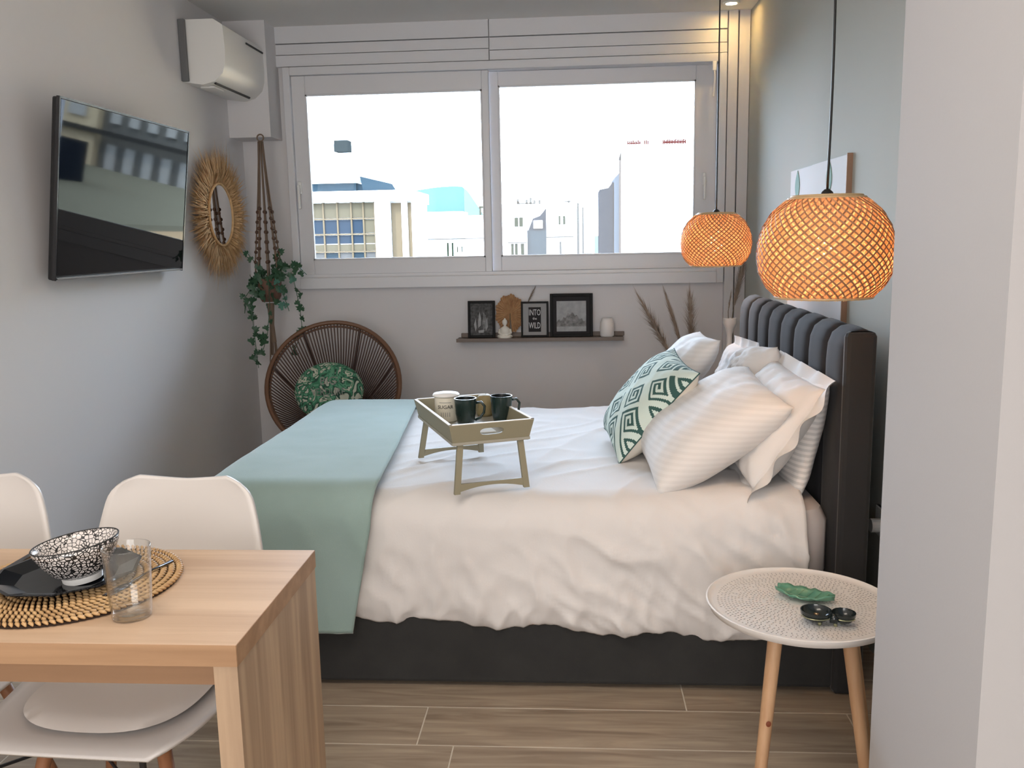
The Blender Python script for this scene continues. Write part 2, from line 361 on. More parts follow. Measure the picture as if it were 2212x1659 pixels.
# smooth noise
_G = RNG.normal(size=(64, 64, 2)); _G /= np.linalg.norm(_G, axis=2, keepdims=True)
def pn(x, y):
    x = np.asarray(x, float); y = np.asarray(y, float); xi = np.floor(x).astype(int); yi = np.floor(y).astype(int); fx = x-xi; fy = y-yi
    def g(i, j, dx, dy): q = _G[i % 64, j % 64]; return q[..., 0]*dx + q[..., 1]*dy
    u = fx**3*(fx*(fx*6-15)+10); v = fy**3*(fy*(fy*6-15)+10)
    a = g(xi, yi, fx, fy); b = g(xi+1, yi, fx-1, fy); c = g(xi, yi+1, fx, fy-1); d = g(xi+1, yi+1, fx-1, fy-1)
    return (a*(1-u)+b*u)*(1-v) + (c*(1-u)+d*u)*v
def fbm(x, y, o=3):
    r = 0; a = 1
    for k in range(o): r = r + a*pn(x*2**k+k*7.3, y*2**k+k*3.1); a *= .5
    return r
def ridge(x, y): return 1 - np.abs(pn(x, y))*2.4

# ------------------------------------------------------------------ room shell
XL, XR, YB, YF, ZC = -1.894, .975, 5.2, -2.3, 2.55
struct('wall_left', MB().box(XL-.15, XL, YF, YB+.15, -.0, ZC), M['wall'])
struct('wall_right', MB().box(XR, XR+.15, 1.70, YB+.15, -.0, ZC), M['wallsage'])
struct('wall_side', MB().box(2.3, 2.45, YF, 1.7, -.0, ZC), M['wall'])
struct('wall_front', MB().box(XL-.15, 2.45, YF-.15, YF, -.0, ZC), M['wall'])
wb = MB(); wb.box(XL, XR, YB, YB+.15, 0, 1.10); wb.box(XL, -1.60, YB, YB+.15, 1.10, ZC); wb.box(.82, XR, YB, YB+.15, 1.10, ZC); wb.box(-1.60, .82, YB, YB+.15, 2.30, ZC)
struct('wall_back', wb, M['wall'])
struct('wall_pillar', MB().box(.588, 2.3, 1.255, 1.70, 0, ZC), M['pillar'])
struct('ceiling', MB().box(XL-.15, 2.45, YF-.15, YB+.15, ZC, ZC+.12), M['ceil'])
fl = struct('floor', MB().box(XL-.15, 2.45, YF-.15, YB+.15, -.10, -.0012), M['grout'])
pl_me = {}
offs = [-.333-1.2*2, -.434-1.2*2]
row = 0; y = 2.414 - .2*6
npl = 0
while y < YB - .01:
    x = (-.333 if row % 2 == 0 else -.434) - 1.2*2
    if row % 4 in (2, 3): x -= .55
    ir = row - 6
    while x < XR:
        a, b = max(x+.002, XL+.002), min(x+1.2-.002, XR-.002 if y > 1.6 else 2.28)
        c, d = y+.002, min(y+.2-.002, YB-.002)
        if b-a > .02 and d-c > .01:
            mb = MB(); mb.box(a, b, c, d, -.004, 0, bev=.0012); part('plank', mb, M['plank'], fl); npl += 1
        x += 1.2
    y += .2; row += 1
struct('baseboard_right', MB().box(XR-.012, XR, 1.70, YB, .0, .08), M['wallsage'])
struct('baseboard_left', MB().box(XL, XL+.012, YF, YB, .0, .07), M['wall'])
# pipe box in the corner
struct('trim_1', MB().box(XL, -1.660, 5.0, YB, 1.935, ZC), M['wall'])
# shutter box above the window: lining boards
sb = MB(); sb.box(-1.66, -.455, 5.165, YB, 2.335, 2.395); sb.box(-1.66, -.455, 5.172, YB, 2.400, 2.455); sb.box(-1.66, -.455, 5.165, YB, 2.460, ZC)
sb.box(-.450, .85, 5.165, YB, 2.335, 2.385); sb.box(-.450, .85, 5.172, YB, 2.390, 2.455); sb.box(-.450, .85, 5.165, YB, 2.460, ZC)
struct('trim_2', sb, M['pvc'])
struct('trim_3', MB().box(.855, .905, 5.155, YB, 0, ZC).box(.915, .972, 5.165, YB, 0, ZC), M['wall'])
# window
wi = MB(); y0, y1 = 5.15, 5.30
wi.box(-1.625, -1.585, y0, y1, 1.085, 2.33, bev=.004); wi.box(.81, .85, y0, y1, 1.085, 2.33, bev=.004)
wi.box(-1.585, .81, y0, y1, 2.285, 2.33, bev=.004); wi.box(-1.585, .81, y0-.01, y1, 1.085, 1.15, bev=.004); wi.box(-1.585, .81, y0+.02, y1, 1.15, 1.168)
win = struct('window_1', wi, M['pvc'])
def sash(x0, x1, z0, z1, gx0, gx1, gz0, gz1, ya, yb):
    m = MB(); m.box(x0, gx0, ya, yb, z0, z1, bev=.003); m.box(gx1, x1, ya, yb, z0, z1, bev=.003); m.box(gx0, gx1, ya, yb, z0, gz0, bev=.003); m.box(gx0, gx1, ya, yb, gz1, z1, bev=.003)
    s_ = part('sash', m, M['pvc'], win)
    g = MB(); g.box(gx0+.002, gx1-.002, (ya+yb)/2-.004, (ya+yb)/2, gz0+.002, gz1-.002); part('pane', g, M['wglass'], s_)
    q = MB(); e = .008
    q.box(gx0, gx0+e, ya-.002, ya+.02, gz0, gz1); q.box(gx1-e, gx1, ya-.002, ya+.02, gz0, gz1); q.box(gx0, gx1, ya-.002, ya+.02, gz0, gz0+e); q.box(gx0, gx1, ya-.002, ya+.02, gz1-e, gz1)
    part('glazing_bead', q, M['pvc'], s_)
    return s_
s1 = sash(-1.583, -.462, 1.168, 2.283, -1.505, -.500, 1.252, 2.180, 5.17, 5.215)
s2 = sash(-.490, .808, 1.168, 2.283, -.412, .692, 1.252, 2.205, 5.225, 5.27)
h = MB(); h.box(-1.572, -1.552, 5.158, 5.17, 1.63, 1.70, bev=.004); h.box(-1.570, -1.556, 5.135, 5.150, 1.545, 1.68, bev=.004); h.box(-1.569, -1.557, 5.14, 5.165, 1.665, 1.68)
part('handle', h, M['lid'], s1)
h = MB(); h.box(.735, .752, 5.213, 5.225, 1.63, 1.70, bev=.004); h.box(.737, .750, 5.19, 5.205, 1.55, 1.68, bev=.004); h.box(.738, .749, 5.195, 5.22, 1.665, 1.68)
part('handle', h, M['lid'], s2)
h = MB(); h.tube([(.778, 5.14, 2.275), (.782, 5.14, 2.20), (.776, 5.14, 2.10)], .005, 8); h.box(.768, .792, 5.135, 5.15, 2.235, 2.285, bev=.004)
part('latch', h, M['lid'], win)

# ------------------------------------------------------------------ outside
M['bwhite'] = mat('white_facade', (.80, .80, .78), .8, spec=0)
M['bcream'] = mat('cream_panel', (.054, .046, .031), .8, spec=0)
M['bcream2'] = mat('beige_panel', (.075, .057, .036), .8, spec=0)  # warmer, lighter beige for the mullions and recessed panels
M['bblue'] = mat('blue_glass', (.013, .020, .029), .4, spec=0)
M['bteal'] = mat('teal_glass', (.013, .021, .027), .4, spec=0)
M['bslate'] = mat('slate_wall', (.0055, .009, .0145), .8, spec=0)
M['bframe'] = mat('facade_frame', (0.0496, 0.0484, 0.0465), .7, spec=0)
M['bframe2'] = mat('pale_window_frame', (.34, .34, .32), .7, spec=0)
M['bgreen'] = mat('green_shutter', (0.0050, 0.0099, 0.0050), .8, spec=0)
M['bline'] = mat('grey_ledge', (.032, .032, .030), .8, spec=0)
M['bred'] = mat('red_letters', (.030, .004, .003), .8, spec=0)
M['hill'] = mat('hazy_hill', (0.0322, 0.0589, 0.0620), 1, spec=0)
M['roofgrey'] = mat('roof_felt', (0.0136, 0.0161, 0.0161), .9, spec=0)
M['ground'] = mat('street', (0.0868, 0.0868, 0.0837), .9, spec=0)
K = 2.0
def o3(x, y, z): return (x*K, y*K, 1.35+(z-1.35)*K)
def obox(mb, x0, x1, y0, y1, z0, z1, mi=0):
    a = o3(x0, y0, z0); b = o3(x1, y1, z1); return mb.box(a[0], b[0], a[1], b[1], a[2], b[2], mi)
GZ = -11.0
g = MB(); g.box(-400, 400, 20, 900, -30, -24); struct('ground', g, M['ground'])
# A: office block at the left
A = thing('office_building', 'white office block with beige and blue window grid, left end of the view', 'building', o3(-14.5, 60, GZ))
m = MB(); obox(m, -20, -13.15, 60.25, 66, GZ, 4.0); obox(m, -20, -10.6, 59.7, 67, 4.0, 4.72)
obox(m, -13.15, -12.15, 59.9, 61, GZ, 4.0); obox(m, -12.15, -10.6, 60.6, 66, GZ, 4.0); obox(m, -11.4, -11.0, 60.2, 60.7, GZ, 4.0); obox(m, -10.7, -10.5, 60.1, 60.7, GZ, 4.0)
part('wall', m, M['bwhite'], A)
xs = [-19.4, -18.5, -17.62, -16.67, -15.72, -14.77, -13.95, -13.18]
rows = [(3.99, 2.95, 'c'), (2.87, 1.93, 'b'), (1.85, 1.25, 'b'), (1.25, .76, 'c'), (.70, .1, 'm'), (.1, -.6, 'c')]
for zi, (zt, zb, kd) in enumerate(rows):
    for i in range(len(xs)-1):
        p_ = MB(); obox(p_, xs[i]+.05, xs[i+1]-.05, 60.1, 60.25, zb+.03, zt-.03)
        mm = {'c': M['bcream'], 'b': M['bblue'] if 1 <= i <= 5 else M['bcream'], 'm': M['bteal'] if i % 2 else M['bframe']}[kd]
        part('panel', p_, mm, A)
m = MB()
for x in xs: obox(m, x-.05, x+.05, 60.0, 60.25, GZ, 4.0)
for z in (2.91, 1.89, .73): obox(m, -19.4, -13.15, 59.98, 60.25, z-.04, z+.04)
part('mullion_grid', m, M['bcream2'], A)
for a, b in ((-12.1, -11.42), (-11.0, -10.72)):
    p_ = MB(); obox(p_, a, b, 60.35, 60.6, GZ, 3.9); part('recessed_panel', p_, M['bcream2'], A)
m = MB(); obox(m, -20, -14.7, 61.5, 65, 4.72, 5.35); part('penthouse', m, M['bteal'], A)
m = MB(); obox(m, -20, -14.4, 61.2, 65.3, 5.35, 6.0); obox(m, -20, -16.4, 62, 65, 6.0, 8.1); part('roof_slab', m, M['bwhite'], A)
m = MB(); obox(m, -16.2, -15.25, 61.9, 63, 7.5, 8.25); part('roof_hut', m, M['roofgrey'], A)
m = MB(); m.hexa([o3(-14.1, 61, 4.75), o3(-12.0, 61, 4.75), o3(-12.0, 62, 4.75), o3(-14.1, 62, 4.75)], [o3(-14.3, 61, 5.75), o3(-12.3, 61, 5.25), o3(-12.3, 62, 5.25), o3(-14.3, 62, 5.75)])
part('glazed_roof_room', m, M['bteal'], A)
# hill; its right end drops early, in place of haze hiding it
hm = MB(); hx = np.linspace(-110, 30, 60); prof_ = 21 + 4.0*np.exp(-((hx+62)/22)**2) + 1.2*np.sin(hx*.11) - np.clip((hx+47)*1.6, 0, 20)
P = np.array([[(x*K, (400+dy)*K, (1.35+(z*fz-1.35)*K) if fz else -30) for dy, fz in ((-30, 0), (-16, .6), (0, 1), (20, .9))] for x, z in zip(hx, prof_)])
hm.grid(P); o = single('hill', hm, M['hill'], 'hazy blue-green hill far beyond the rooftops', 'hill', smooth=True)
# B: long low building
B = thing('long_building', 'long low white building in front of the hazy hill', 'building', o3(-10.8, 80, GZ))
m = MB(); obox(m, -14.3, -6.6, 80, 86, GZ, 3.5); obox(m, -14.0, -9.8, 80.8, 85, 3.5, 3.9); part('wall', m, M['bwhite'], B)
m = MB(); obox(m, -14.3, -6.6, 79.7, 80, 1.45, 1.53); part('ledge', m, M['bline'], B)
for x in (-11.15, -10.72, -10.25, -9.85): m = MB(); obox(m, x, x+(.14 if x < -10.6 else .07), 79.9, 80.05, -.05 if x < -10.6 else .3, 1.15 if x < -10.6 else .8); part('window', m, M['bgreen'], B)
m = MB(); obox(m, -13.5, -12.8, 79.7, 80, 2.1, 2.9); m.v = [v if not (v[0] < o3(-13.4, 0, 0)[0]) else (v[0], v[1], (v[2]+o3(0, 0, 2.6)[2]*1)/2) for v in m.v]; part('orange_awning', m, mat('terracotta', (.07, .042, .025), .8, spec=0), B)
m = MB(); obox(m, -8.2, -8.05, 80.2, 80.4, 3.4, 4.2); obox(m, -8.25, -7.4, 80.2, 80.4, 4.1, 4.3); part('roof_rail', m, M['bgreen'], B)
# C: pair of white houses with shutters
Cb = thing('apartment_building', 'white apartment block with green shutters and blue glass bay, middle of the view', 'building', o3(-2.6, 70, GZ))
m = MB(); obox(m, -6.0, -3.5, 70, 76, GZ, 4.0); obox(m, -2.0, .15, 70, 76, GZ, 4.0); obox(m, -3.5, -2.0, 71, 76, GZ, 3.3); obox(m, .15, 1.7, 70.4, 76, GZ, 3.6); obox(m, -.9, 0, 72, 74, 4.0, 4.7); part('wall', m, M['bwhite'], Cb)
m = MB(); m.hexa([o3(-3.5, 70.3, GZ), o3(-2.0, 70.3, GZ), o3(-2.0, 71, GZ), o3(-3.5, 71, GZ)], [o3(-3.5, 70.3, 2.0), o3(-2.0, 70.3, 2.0), o3(-2.0, 71, 2.0), o3(-3.5, 71, 2.0)])
part('glass_bay', m, M['bteal'], Cb)
m = MB(); m.prism([(o3(-3.4, 0, 0)[0], o3(0, 0, 2.0)[2]), (o3(-2.0, 0, 0)[0], o3(0, 0, 2.0)[2]), (o3(-2.0, 0, 0)[0], o3(0, 0, 3.7)[2]), (o3(-2.5, 0, 0)[0], o3(0, 0, 3.1)[2]), (o3(-3.05, 0, 0)[0], o3(0, 0, 2.9)[2])], 1, 70.3*K, 71*K)
part('sloping_roof', m, M['bslate'], Cb)
m = MB(); obox(m, -3.0, -2.3, 70.1, 70.3, 2.15, 2.75); part('parapet', m, M['bwhite'], Cb)
for x, z0_, z1_, wd in ((-4.45, 2.3, 3.0, .28), (-4.08, 2.3, 3.0, .28), (-1.05, 2.4, 3.05, .14), (-.72, 2.4, 3.05, .18), (-4.75, .1, 1.0, .2), (-4.45, .1, 1.0, .2), (-4.0, .1, 1.0, .25)):
    m = MB(); obox(m, x, x+wd, 69.9, 70.05, z0_, z1_); part('window', m, M['bgreen'], Cb)
m = MB(); obox(m, -2.0, .1, 69.7, 70, 1.42, 1.5); part('ledge', m, M['bline'], Cb)
m = MB(); obox(m, -5.0, -3.5, 69.7, 70, 1.05, 1.12); part('ledge', m, M['bline'], Cb)
m = MB(); obox(m, -1.0, -.85, 69.9, 70, 0, 1.1); part('drain_pipe', m, M['bline'], Cb)
m = MB()
for x, hh in ((-4.3, .42), (-4.25, .25), (-3.6, .35), (-3.3, .5), (-3.0, .3), (-.35, .2), (-2.6, .3)): obox(m, x, x+.16, 70.5, 70.8, 4.0, 4.0+hh)
obox(m, -4.2, -3.0, 70.5, 70.7, 4.02, 4.12); obox(m, -.6, -.1, 70.5, 70.7, 4.1, 4.2); part('roof_clutter', m, M['bline'], Cb, kind='stuff')
m = MB(); obox(m, .35, .52, 70.1, 70.4, -.2, 4.0); obox(m, .75, .88, 70.1, 70.4, -.1, 3.7); obox(m, .35, .88, 70.1, 70.4, -.3, .0); part('drain_pipe', m, M['bline'], Cb)
# D: slate slab, D2: tall white block with red lettering
D = thing('slate_building', 'narrow slate blue building beside the tall white block', 'building', o3(2.3, 60, GZ))
m = MB(); m.prism([(1.80*K, o3(0, 0, GZ)[2]), (2.68*K, o3(0, 0, GZ)[2]), (2.68*K, o3(0, 0, 4.95)[2]), (2.35*K, o3(0, 0, 4.55)[2]), (1.80*K, o3(0, 0, 4.45)[2])], 1, 60*K, 64*K); part('wall', m, M['bslate'], D)
m = MB(); obox(m, 2.60, 2.63, 60.3, 60.4, 4.9, 6.1); part('antenna', m, M['bline'], D)
D2 = thing('tower_building', 'tall plain white block with small red lettering on its roof, right of the view', 'building', o3(5.6, 60, GZ))
m = MB(); obox(m, 3.16, 12, 59, 66, GZ, 6.85); part('wall', m, M['bwhite'], D2)
m = MB(); m.prism([(2.70*K, o3(0, 0, GZ)[2]), (3.17*K, o3(0, 0, GZ)[2]), (3.17*K, o3(0, 0, 5.6)[2]), (3.0*K, o3(0, 0, 5.4)[2]), (2.74*K, o3(0, 0, 5.15)[2])], 1, 59.5*K, 64*K); part('glazed_side', m, mat('pale_blue_glass', (.037, .047, .06), .5, spec=0), D2)
m = MB(); m.prism([(3.02*K, o3(0, 0, GZ)[2]), (3.165*K, o3(0, 0, GZ)[2]), (3.165*K, o3(0, 0, 6.8)[2]), (3.04*K, o3(0, 0, 6.4)[2])], 1, 59.1*K, 59.8*K); part('brown_edge', m, mat('brown_edge', (.037, .031, .028), .8, spec=0), D2)
# the lettering on that roof is too small to read: two rows of red strokes, joined
m = MB(); xx = 3.55
while xx < 4.85:
    if not (4.38 < xx < 4.60): obox(m, xx, xx+.07, 58.9, 59.0, 7.15, 7.18+random.choice([.17, .20, .23]))
    xx += .105
xx = 5.75
while xx < 7.2: obox(m, xx, xx+.07, 58.9, 59.0, 7.12, 7.12+random.choice([.26, .29])); xx += .10
obox(m, 3.5, 4.4, 58.92, 58.98, 7.2, 7.26); obox(m, 5.75, 7.2, 58.92, 58.98, 7.2, 7.28)
part('roof_lettering', m, M['bred'], D2, kind='stuff')
m = MB()
for xx in (3.6, 4.3, 5.8, 6.4, 7.1): obox(m, xx, xx+.04, 59.2, 59.3, 6.85, 7.2)
part('sign_post', m, M['bwhite'], D2, kind='stuff')
# buildings across the street, off to the right: seen mirrored in the television
E1 = thing('beige_building', 'beige building with window rows across the street, seen only mirrored in the television', 'building', (24, 46, -24))
m = MB(); m.box(21.6, 70, 46, 60, -24, 18); part('wall', m, mat('beige_facade', (.46, .38, .25), .8, spec=0), E1)
m = MB(); m.box(12, 21.6, 46.6, 60, -24, 18); part('wall', m, mat('grey_facade', (.11, .11, .10), .8, spec=0), E1)
for r_ in range(5):
    for c_ in range(7):
        m = MB(); x_ = 22.2+c_*1.75; z_ = 9.6-r_*2.6; m.box(x_, x_+.9, 45.85, 46.05, z_, z_+1.3); part('window', m, M['bframe'] if (r_+c_) % 3 else M['bframe2'], E1)
    for c_ in range(9):
        m = MB(); x_ = 12.6+c_*1.0; z_ = 9.6-r_*2.6; m.box(x_, x_+.5, 46.4, 46.7, z_, z_+1.5); part('window', m, M['bframe2'], E1)
    m = MB(); m.box(12, 70, 45.6, 46, 8.9-r_*2.6, 9.15-r_*2.6); part('balcony_slab', m, M['bline'], E1)
E2 = thing('roof_terrace_building', 'lower flat-roofed building across the street, seen only mirrored in the television', 'building', (14, 24, -24))
m = MB(); m.box(6.5, 40, 20, 42, -24, -.5); part('wall', m, mat('tan_facade', (.42, .30, .18), .8, spec=0), E2)
m = MB(); m.box(6.5, 40, 20, 42, -.5, -.35); part('roof', m, mat('green_grey_roof', (.15, .14, .10), .8, spec=0), E2)
m = MB(); m.box(11.5, 12.8, 19.8, 20.1, -3, -.9); part('window', m, M['bslate'], E2)
m = MB(); m.box(13, 17, 26, 30, -.35, 1.0); part('stair_hut', m, M['bslate'], E2)

# ------------------------------------------------------------------ left wall things
# television, tilted forward
tv = thing('television', 'wide black television mounted on the left wall, tilted down', 'television', (-1.835, 3.60, 1.235), (0, R(-7.5), 0))
tv.rotation_euler = (0, R(7.5), 0)
m = MB(); m.box(-.028, -.004, -.525, .525, 0, .635, bev=.006); part('housing', m, M['black'], tv, local=True)
m = MB(); m.box(-.004, .0, -.515, .515, .018, .628); part('screen', m, M['screen'], tv, local=True)
m = MB(); m.box(-.008, .004, -.515, .520, .004, .009); part('bottom_bezel', m, M['steel'], tv, local=True, label='silver strip along the lower edge')
m = MB(); m.box(-.010, .002, -.525, .525, .630, .637); m.box(-.010, .002, -.527, -.520, 0, .637); m.box(-.010, .002, .520, .527, 0, .637); part('bezel', m, M['bezel'], tv, local=True)
m = MB(); m.box(-.055, -.026, -.30, .30, .10, .50, bev=.008); part('rear_cover', m, M['black'], tv, local=True)
m = MB(); m.box(-.078, -.05, -.10, .10, .22, .45); m.box(-.11, -.05, -.12, -.09, .40, .60); part('wall_bracket', m, M['black'], tv, local=True)
# air conditioner
ac = thing('air_conditioner', 'white split air conditioner high on the left wall by the window', 'air conditioner', (XL, 4.80, 2.14))
pf = [(XL, 2.14), (XL+.10, 2.125), (XL+.16, 2.14), (XL+.20, 2.175), (XL+.215, 2.22), (XL+.22, 2.28), (XL+.215, 2.40), (XL+.17, 2.43), (XL, 2.43)]
m = MB(); m.prism(pf, 1, 4.435, 5.0); part('casing', m, M['acwhite'], ac, smooth='auto')
m = MB(); m.box(XL, XL+.035, 4.415, 4.434, 2.14, 2.43, bev=.004); part('back_plate', m, M['acgrey'], ac)
m = MB(); m.hexa([(XL+.150, 4.46, 2.128), (XL+.158, 4.46, 2.134), (XL+.158, 4.93, 2.134), (XL+.150, 4.93, 2.128)], [(XL+.140, 4.46, 2.14), (XL+.150, 4.46, 2.146), (XL+.150, 4.93, 2.146), (XL+.140, 4.93, 2.14)]); part('air_slot', m, M['dark'], ac)
m = MB(); m.prism([(XL+.209, 2.372), (XL+.222, 2.372), (XL+.222, 2.380), (XL+.209, 2.380)], 1, 4.74, 4.99); part('panel_seam', m, M['dark'], ac)
m = MB(); m.box(XL+.06, XL+.13, 4.50, 4.62, 2.120, 2.128); part('sticker', m, M['acwhite'], ac)
# raffia mirror
cy, cz = 4.69, 1.507
mi_ = thing('raffia_mirror', 'round mirror with a shaggy straw fringe on the left wall', 'mirror', (XL+.02, cy, cz))
m = MB(); 
V = [(XL+.045, cy, cz)] + [(XL+.045, cy+.155*math.cos(a), cz+.155*math.sin(a)) for a in np.linspace(0, 2*PI, 48, endpoint=False)]
m.add(V, [(0, 1+i, 1+(i+1) % 48) for i in range(48)]); part('mirror_glass', m, M['mirror'], mi_, fix=False)
m = MB(); m.tube([(XL+.045, cy+.160*math.cos(a), cz+.160*math.sin(a)) for a in np.linspace(0, 2*PI, 48, endpoint=False)], .007, 8, closed=True); part('rim', m, M['raffia'], mi_, smooth=True)
m = MB(); V = [(XL+.02, cy, cz)] + [(XL+.02, cy+.17*math.cos(a), cz+.17*math.sin(a)) for a in np.linspace(0, 2*PI, 32, endpoint=False)]; m.lathe([(.168, 0), (.168, .02)], n=32); m = xf(m, lambda x, y, z: (XL+.005+z, cy+x, cz+y)); part('backing', m, M['raffia'], mi_)
m = MB()
for k in range(2600):
    a = RNG.uniform(0, 2*PI); a2 = a + RNG.normal()*.10; L = .312 + RNG.normal()*.030 + .02*math.sin(a*9+1); 
    if RNG.random() < .02: L += .06
    x0 = XL + RNG.uniform(.01, .04); x1 = XL + RNG.uniform(.006, .075); wd = RNG.uniform(.0012, .003)
    p0 = Vector((x0, cy+.158*math.cos(a), cz+.158*math.sin(a))); p2 = Vector((x1, cy+L*math.cos(a2), cz+L*math.sin(a2))); pm = (p0+p2)/2 + Vector((RNG.uniform(0, .02), 0, 0))
    t = Vector((0, -math.sin(a), math.cos(a)))*wd
    m.add([p0-t, p0+t, pm+t*1.2, p2, pm-t*1.2], [(0, 1, 2, 4), (4, 2, 3)])
part('raffia_fringe', m, M['raffia'], mi_, kind='stuff', fix=False)

# ------------------------------------------------------------------ macrame hanger, pot, ivy
hx_, hy_ = -1.70, 5.0-.06
mh = thing('macrame_hanger', 'brown knotted cord plant hanger hanging in the back left corner', 'plant hanger', (hx_, hy_, .80))
m = MB(); m.tube([(hx_+.018*math.cos(a), hy_, 1.925+.018*math.sin(a)) for a in np.linspace(0, 2*PI, 16, endpoint=False)], .004, 6, closed=True); part('ring', m, M['macrame'], mh, smooth=True)
for k in range(8):
    a = 2*PI*k/8+.2; pts = []
    for t in np.linspace(0, 1, 9):
        z = 1.905 - t*.76; r_ = .012 + .058*min(1, t*1.15)**1.3; pts.append((hx_+r_*math.cos(a), hy_+r_*math.sin(a)*.8, z))
    m = MB(); m.tube(pts, .0045, 5); part('cord', m, M['macrame'], mh, smooth=True)
for k in range(8):
    a = 2*PI*k/8+.2
    for t in np.linspace(.50, .86, 6):
        z = 1.905 - t*.76 + (k % 2)*.02; r_ = .012 + .058*min(1, t*1.15)**1.3
        m = MB(); m.lathe([(.001, -.011), (.008, -.007), (.0105, 0), (.008, .007), (.001, .011)], (hx_+r_*math.cos(a), hy_+r_*math.sin(a)*.8, z), 8); part('knot', m, M['bead'], mh, smooth=True)
m = MB(); m.tube([(hx_, hy_, 1.02), (hx_, hy_, .90), (hx_+.004, hy_, .80)], [.022, .014, .018], 8)
for k in range(14): a = k*2.4; m.tube([(hx_+.008*math.cos(a), hy_+.008*math.sin(a), .90), (hx_+.022*math.cos(a), hy_+.022*math.sin(a), .70+.03*math.sin(k))], .003, 4)
part('tassel', m, M['macrame'], mh)
pot = MB(); pot.lathe([(.045, 0), (.062, .03), (.068, .12), (.070, .13), (.062, .13), (.058, .10), (.0, .10)], (hx_, hy_, 1.03), 24)
single('plant_pot', pot, M['potbrown'], 'small brown pot held in the macrame hanger', 'pot', smooth='auto')
ivy = thing('trailing_ivy', 'trailing green ivy spilling from the hanging pot in the corner', 'plant', (hx_, hy_, 1.13))
LEAF = None
def ivy_leaf():
    global LEAF
    if LEAF is None:
        pts = [(0, 0), (.45, -.12), (.62, .18), (.40, .30), (.42, .66), (.16, .58), (0, 1.0), (-.16, .58), (-.42, .66), (-.40, .30), (-.62, .18), (-.45, -.12)]
        V = [(0, .30, -.03)] + [(x, y_, .10*abs(x) - .05*(y_)**2) for x, y_ in pts]; F = [(0, 1+i, 1+(i+1) % 12) for i in range(12)]
        LEAF = []
        for mt in ('ivy', 'ivyc'):
            me = bpy.data.meshes.new('leaf'); me.from_pydata(V, [], F); me.materials.append(M[mt]); LEAF.append(me)
    return LEAF
def put_leaf(p, sz, parent, pale=False):
    o = bpy.data.objects.new('leaf', ivy_leaf()[1 if pale else 0]); COL.objects.link(o); o.parent = parent
    org = ORG[parent.name]; o.location = (p[0]-org[0], p[1]-org[1], p[2]-org[2]); o.scale = (sz, sz, sz)
    o.rotation_euler = (R(RNG.uniform(60, 130)), R(RNG.uniform(-70, 70)), R(RNG.uniform(-60, 60)))
vines = [[(0, 0, 0), (-.06, -.02, .05), (-.10, -.04, -.10), (-.085, -.05, -.30), (-.075, -.05, -.47)],
         [(0, 0, 0), (.08, -.03, .07), (.16, -.06, .02), (.19, -.08, -.12), (.205, -.10, -.25), (.16, -.14, -.38)],
         [(0, 0, 0), (.05, -.05, .04), (.10, -.07, -.06), (.13, -.08, -.15)],
         [(0, 0, 0), (-.05, -.05, .03), (-.12, -.06, -.07), (-.13, -.06, -.16)],
         [(0, 0, 0), (.02, -.07, .02), (.03, -.10, -.12), (.01, -.11, -.27), (-.02, -.11, -.36)],
         [(0, 0, 0), (-.06, 0, .10), (-.11, -.01, .17)],
         [(0, 0, 0), (.06, -.02, .12), (.09, -.03, .17)],
         [(0, 0, 0), (.10, -.05, .10), (.19, -.07, .10), (.24, -.08, .05)]]
cnt = [20, 22, 14, 14, 15, 6, 6, 9]
vm = MB()
for vi, (vn, c_) in enumerate(zip(vines, cnt)):
    pts = [Vector(p)+Vector((hx_, hy_, 1.13)) for p in vn]; vm.tube(pts, .0022, 5)
    seg = len(pts)-1
    for k in range(c_):
        t = (k+.6)/c_*seg; i = min(int(t), seg-1); p = pts[i].lerp(pts[i+1], t-i) + Vector((RNG.normal()*.016, RNG.normal()*.012-.008, RNG.normal()*.012))
        put_leaf(p, RNG.uniform(.030, .046), ivy, pale=(vi == 2 and RNG.random() < .7) or (vi == 1 and .2 < k/c_ < .55 and RNG.random() < .3))
for k in range(34):
    a = RNG.uniform(0, 2*PI); r_ = RNG.uniform(.03, .10); put_leaf((hx_+r_*math.cos(a), hy_-abs(r_*math.sin(a))-.02, 1.13+RNG.uniform(-.10, .09)), RNG.uniform(.03, .046), ivy)
part('vine', vm, M['ivy'], ivy)

# ------------------------------------------------------------------ rattan chair
rc = Vector((-1.285, 4.66, .60)); tilt = R(30); ru = Vector((1, 0, 0)); rv = Vector((0, math.sin(tilt), math.cos(tilt))); rn = Vector((0, -math.cos(tilt), math.sin(tilt)))
yw = R(10); rz = Matrix.Rotation(yw, 3, 'Z'); ru = rz @ ru; rv = rz @ rv; rn = rz @ rn
RW, RH = .352, .365
ch = thing('rattan_chair', 'round brown cord egg chair standing in the back left corner', 'chair', (rc.x, rc.y, 0))
def rim(a, s=1, d=0): return rc + ru*RW*s*math.cos(a) + rv*RH*s*math.sin(a) + rn*d
m = MB(); m.tube([rim(a) for a in np.linspace(0, 2*PI, 64, endpoint=False)], .0125, 8, closed=True); part('hoop', m, M['rattan'], ch, smooth=True)
m = MB(); m.tube([rim(a, .965, -.025) for a in np.linspace(0, 2*PI, 64, endpoint=False)], .007, 6, closed=True); part('inner_hoop', m, M['rattan'], ch, smooth=True)
cen = rc - rn*.27 - rv*.13
def cordpt(a, t):
    p = rim(a); q = cen + (ru*math.cos(a) + rv*math.sin(a))*.055; d = (p-q)
    return q + d*t - rn*(.10*math.sin(PI*t)*.55)
for k in range(120):
    a = 2*PI*k/120; m = MB(); m.tube([cordpt(a, t) for t in (0, .25, .5, .75, 1)], .0042, 5); part('cord', m, M['cord'], ch, smooth=True)
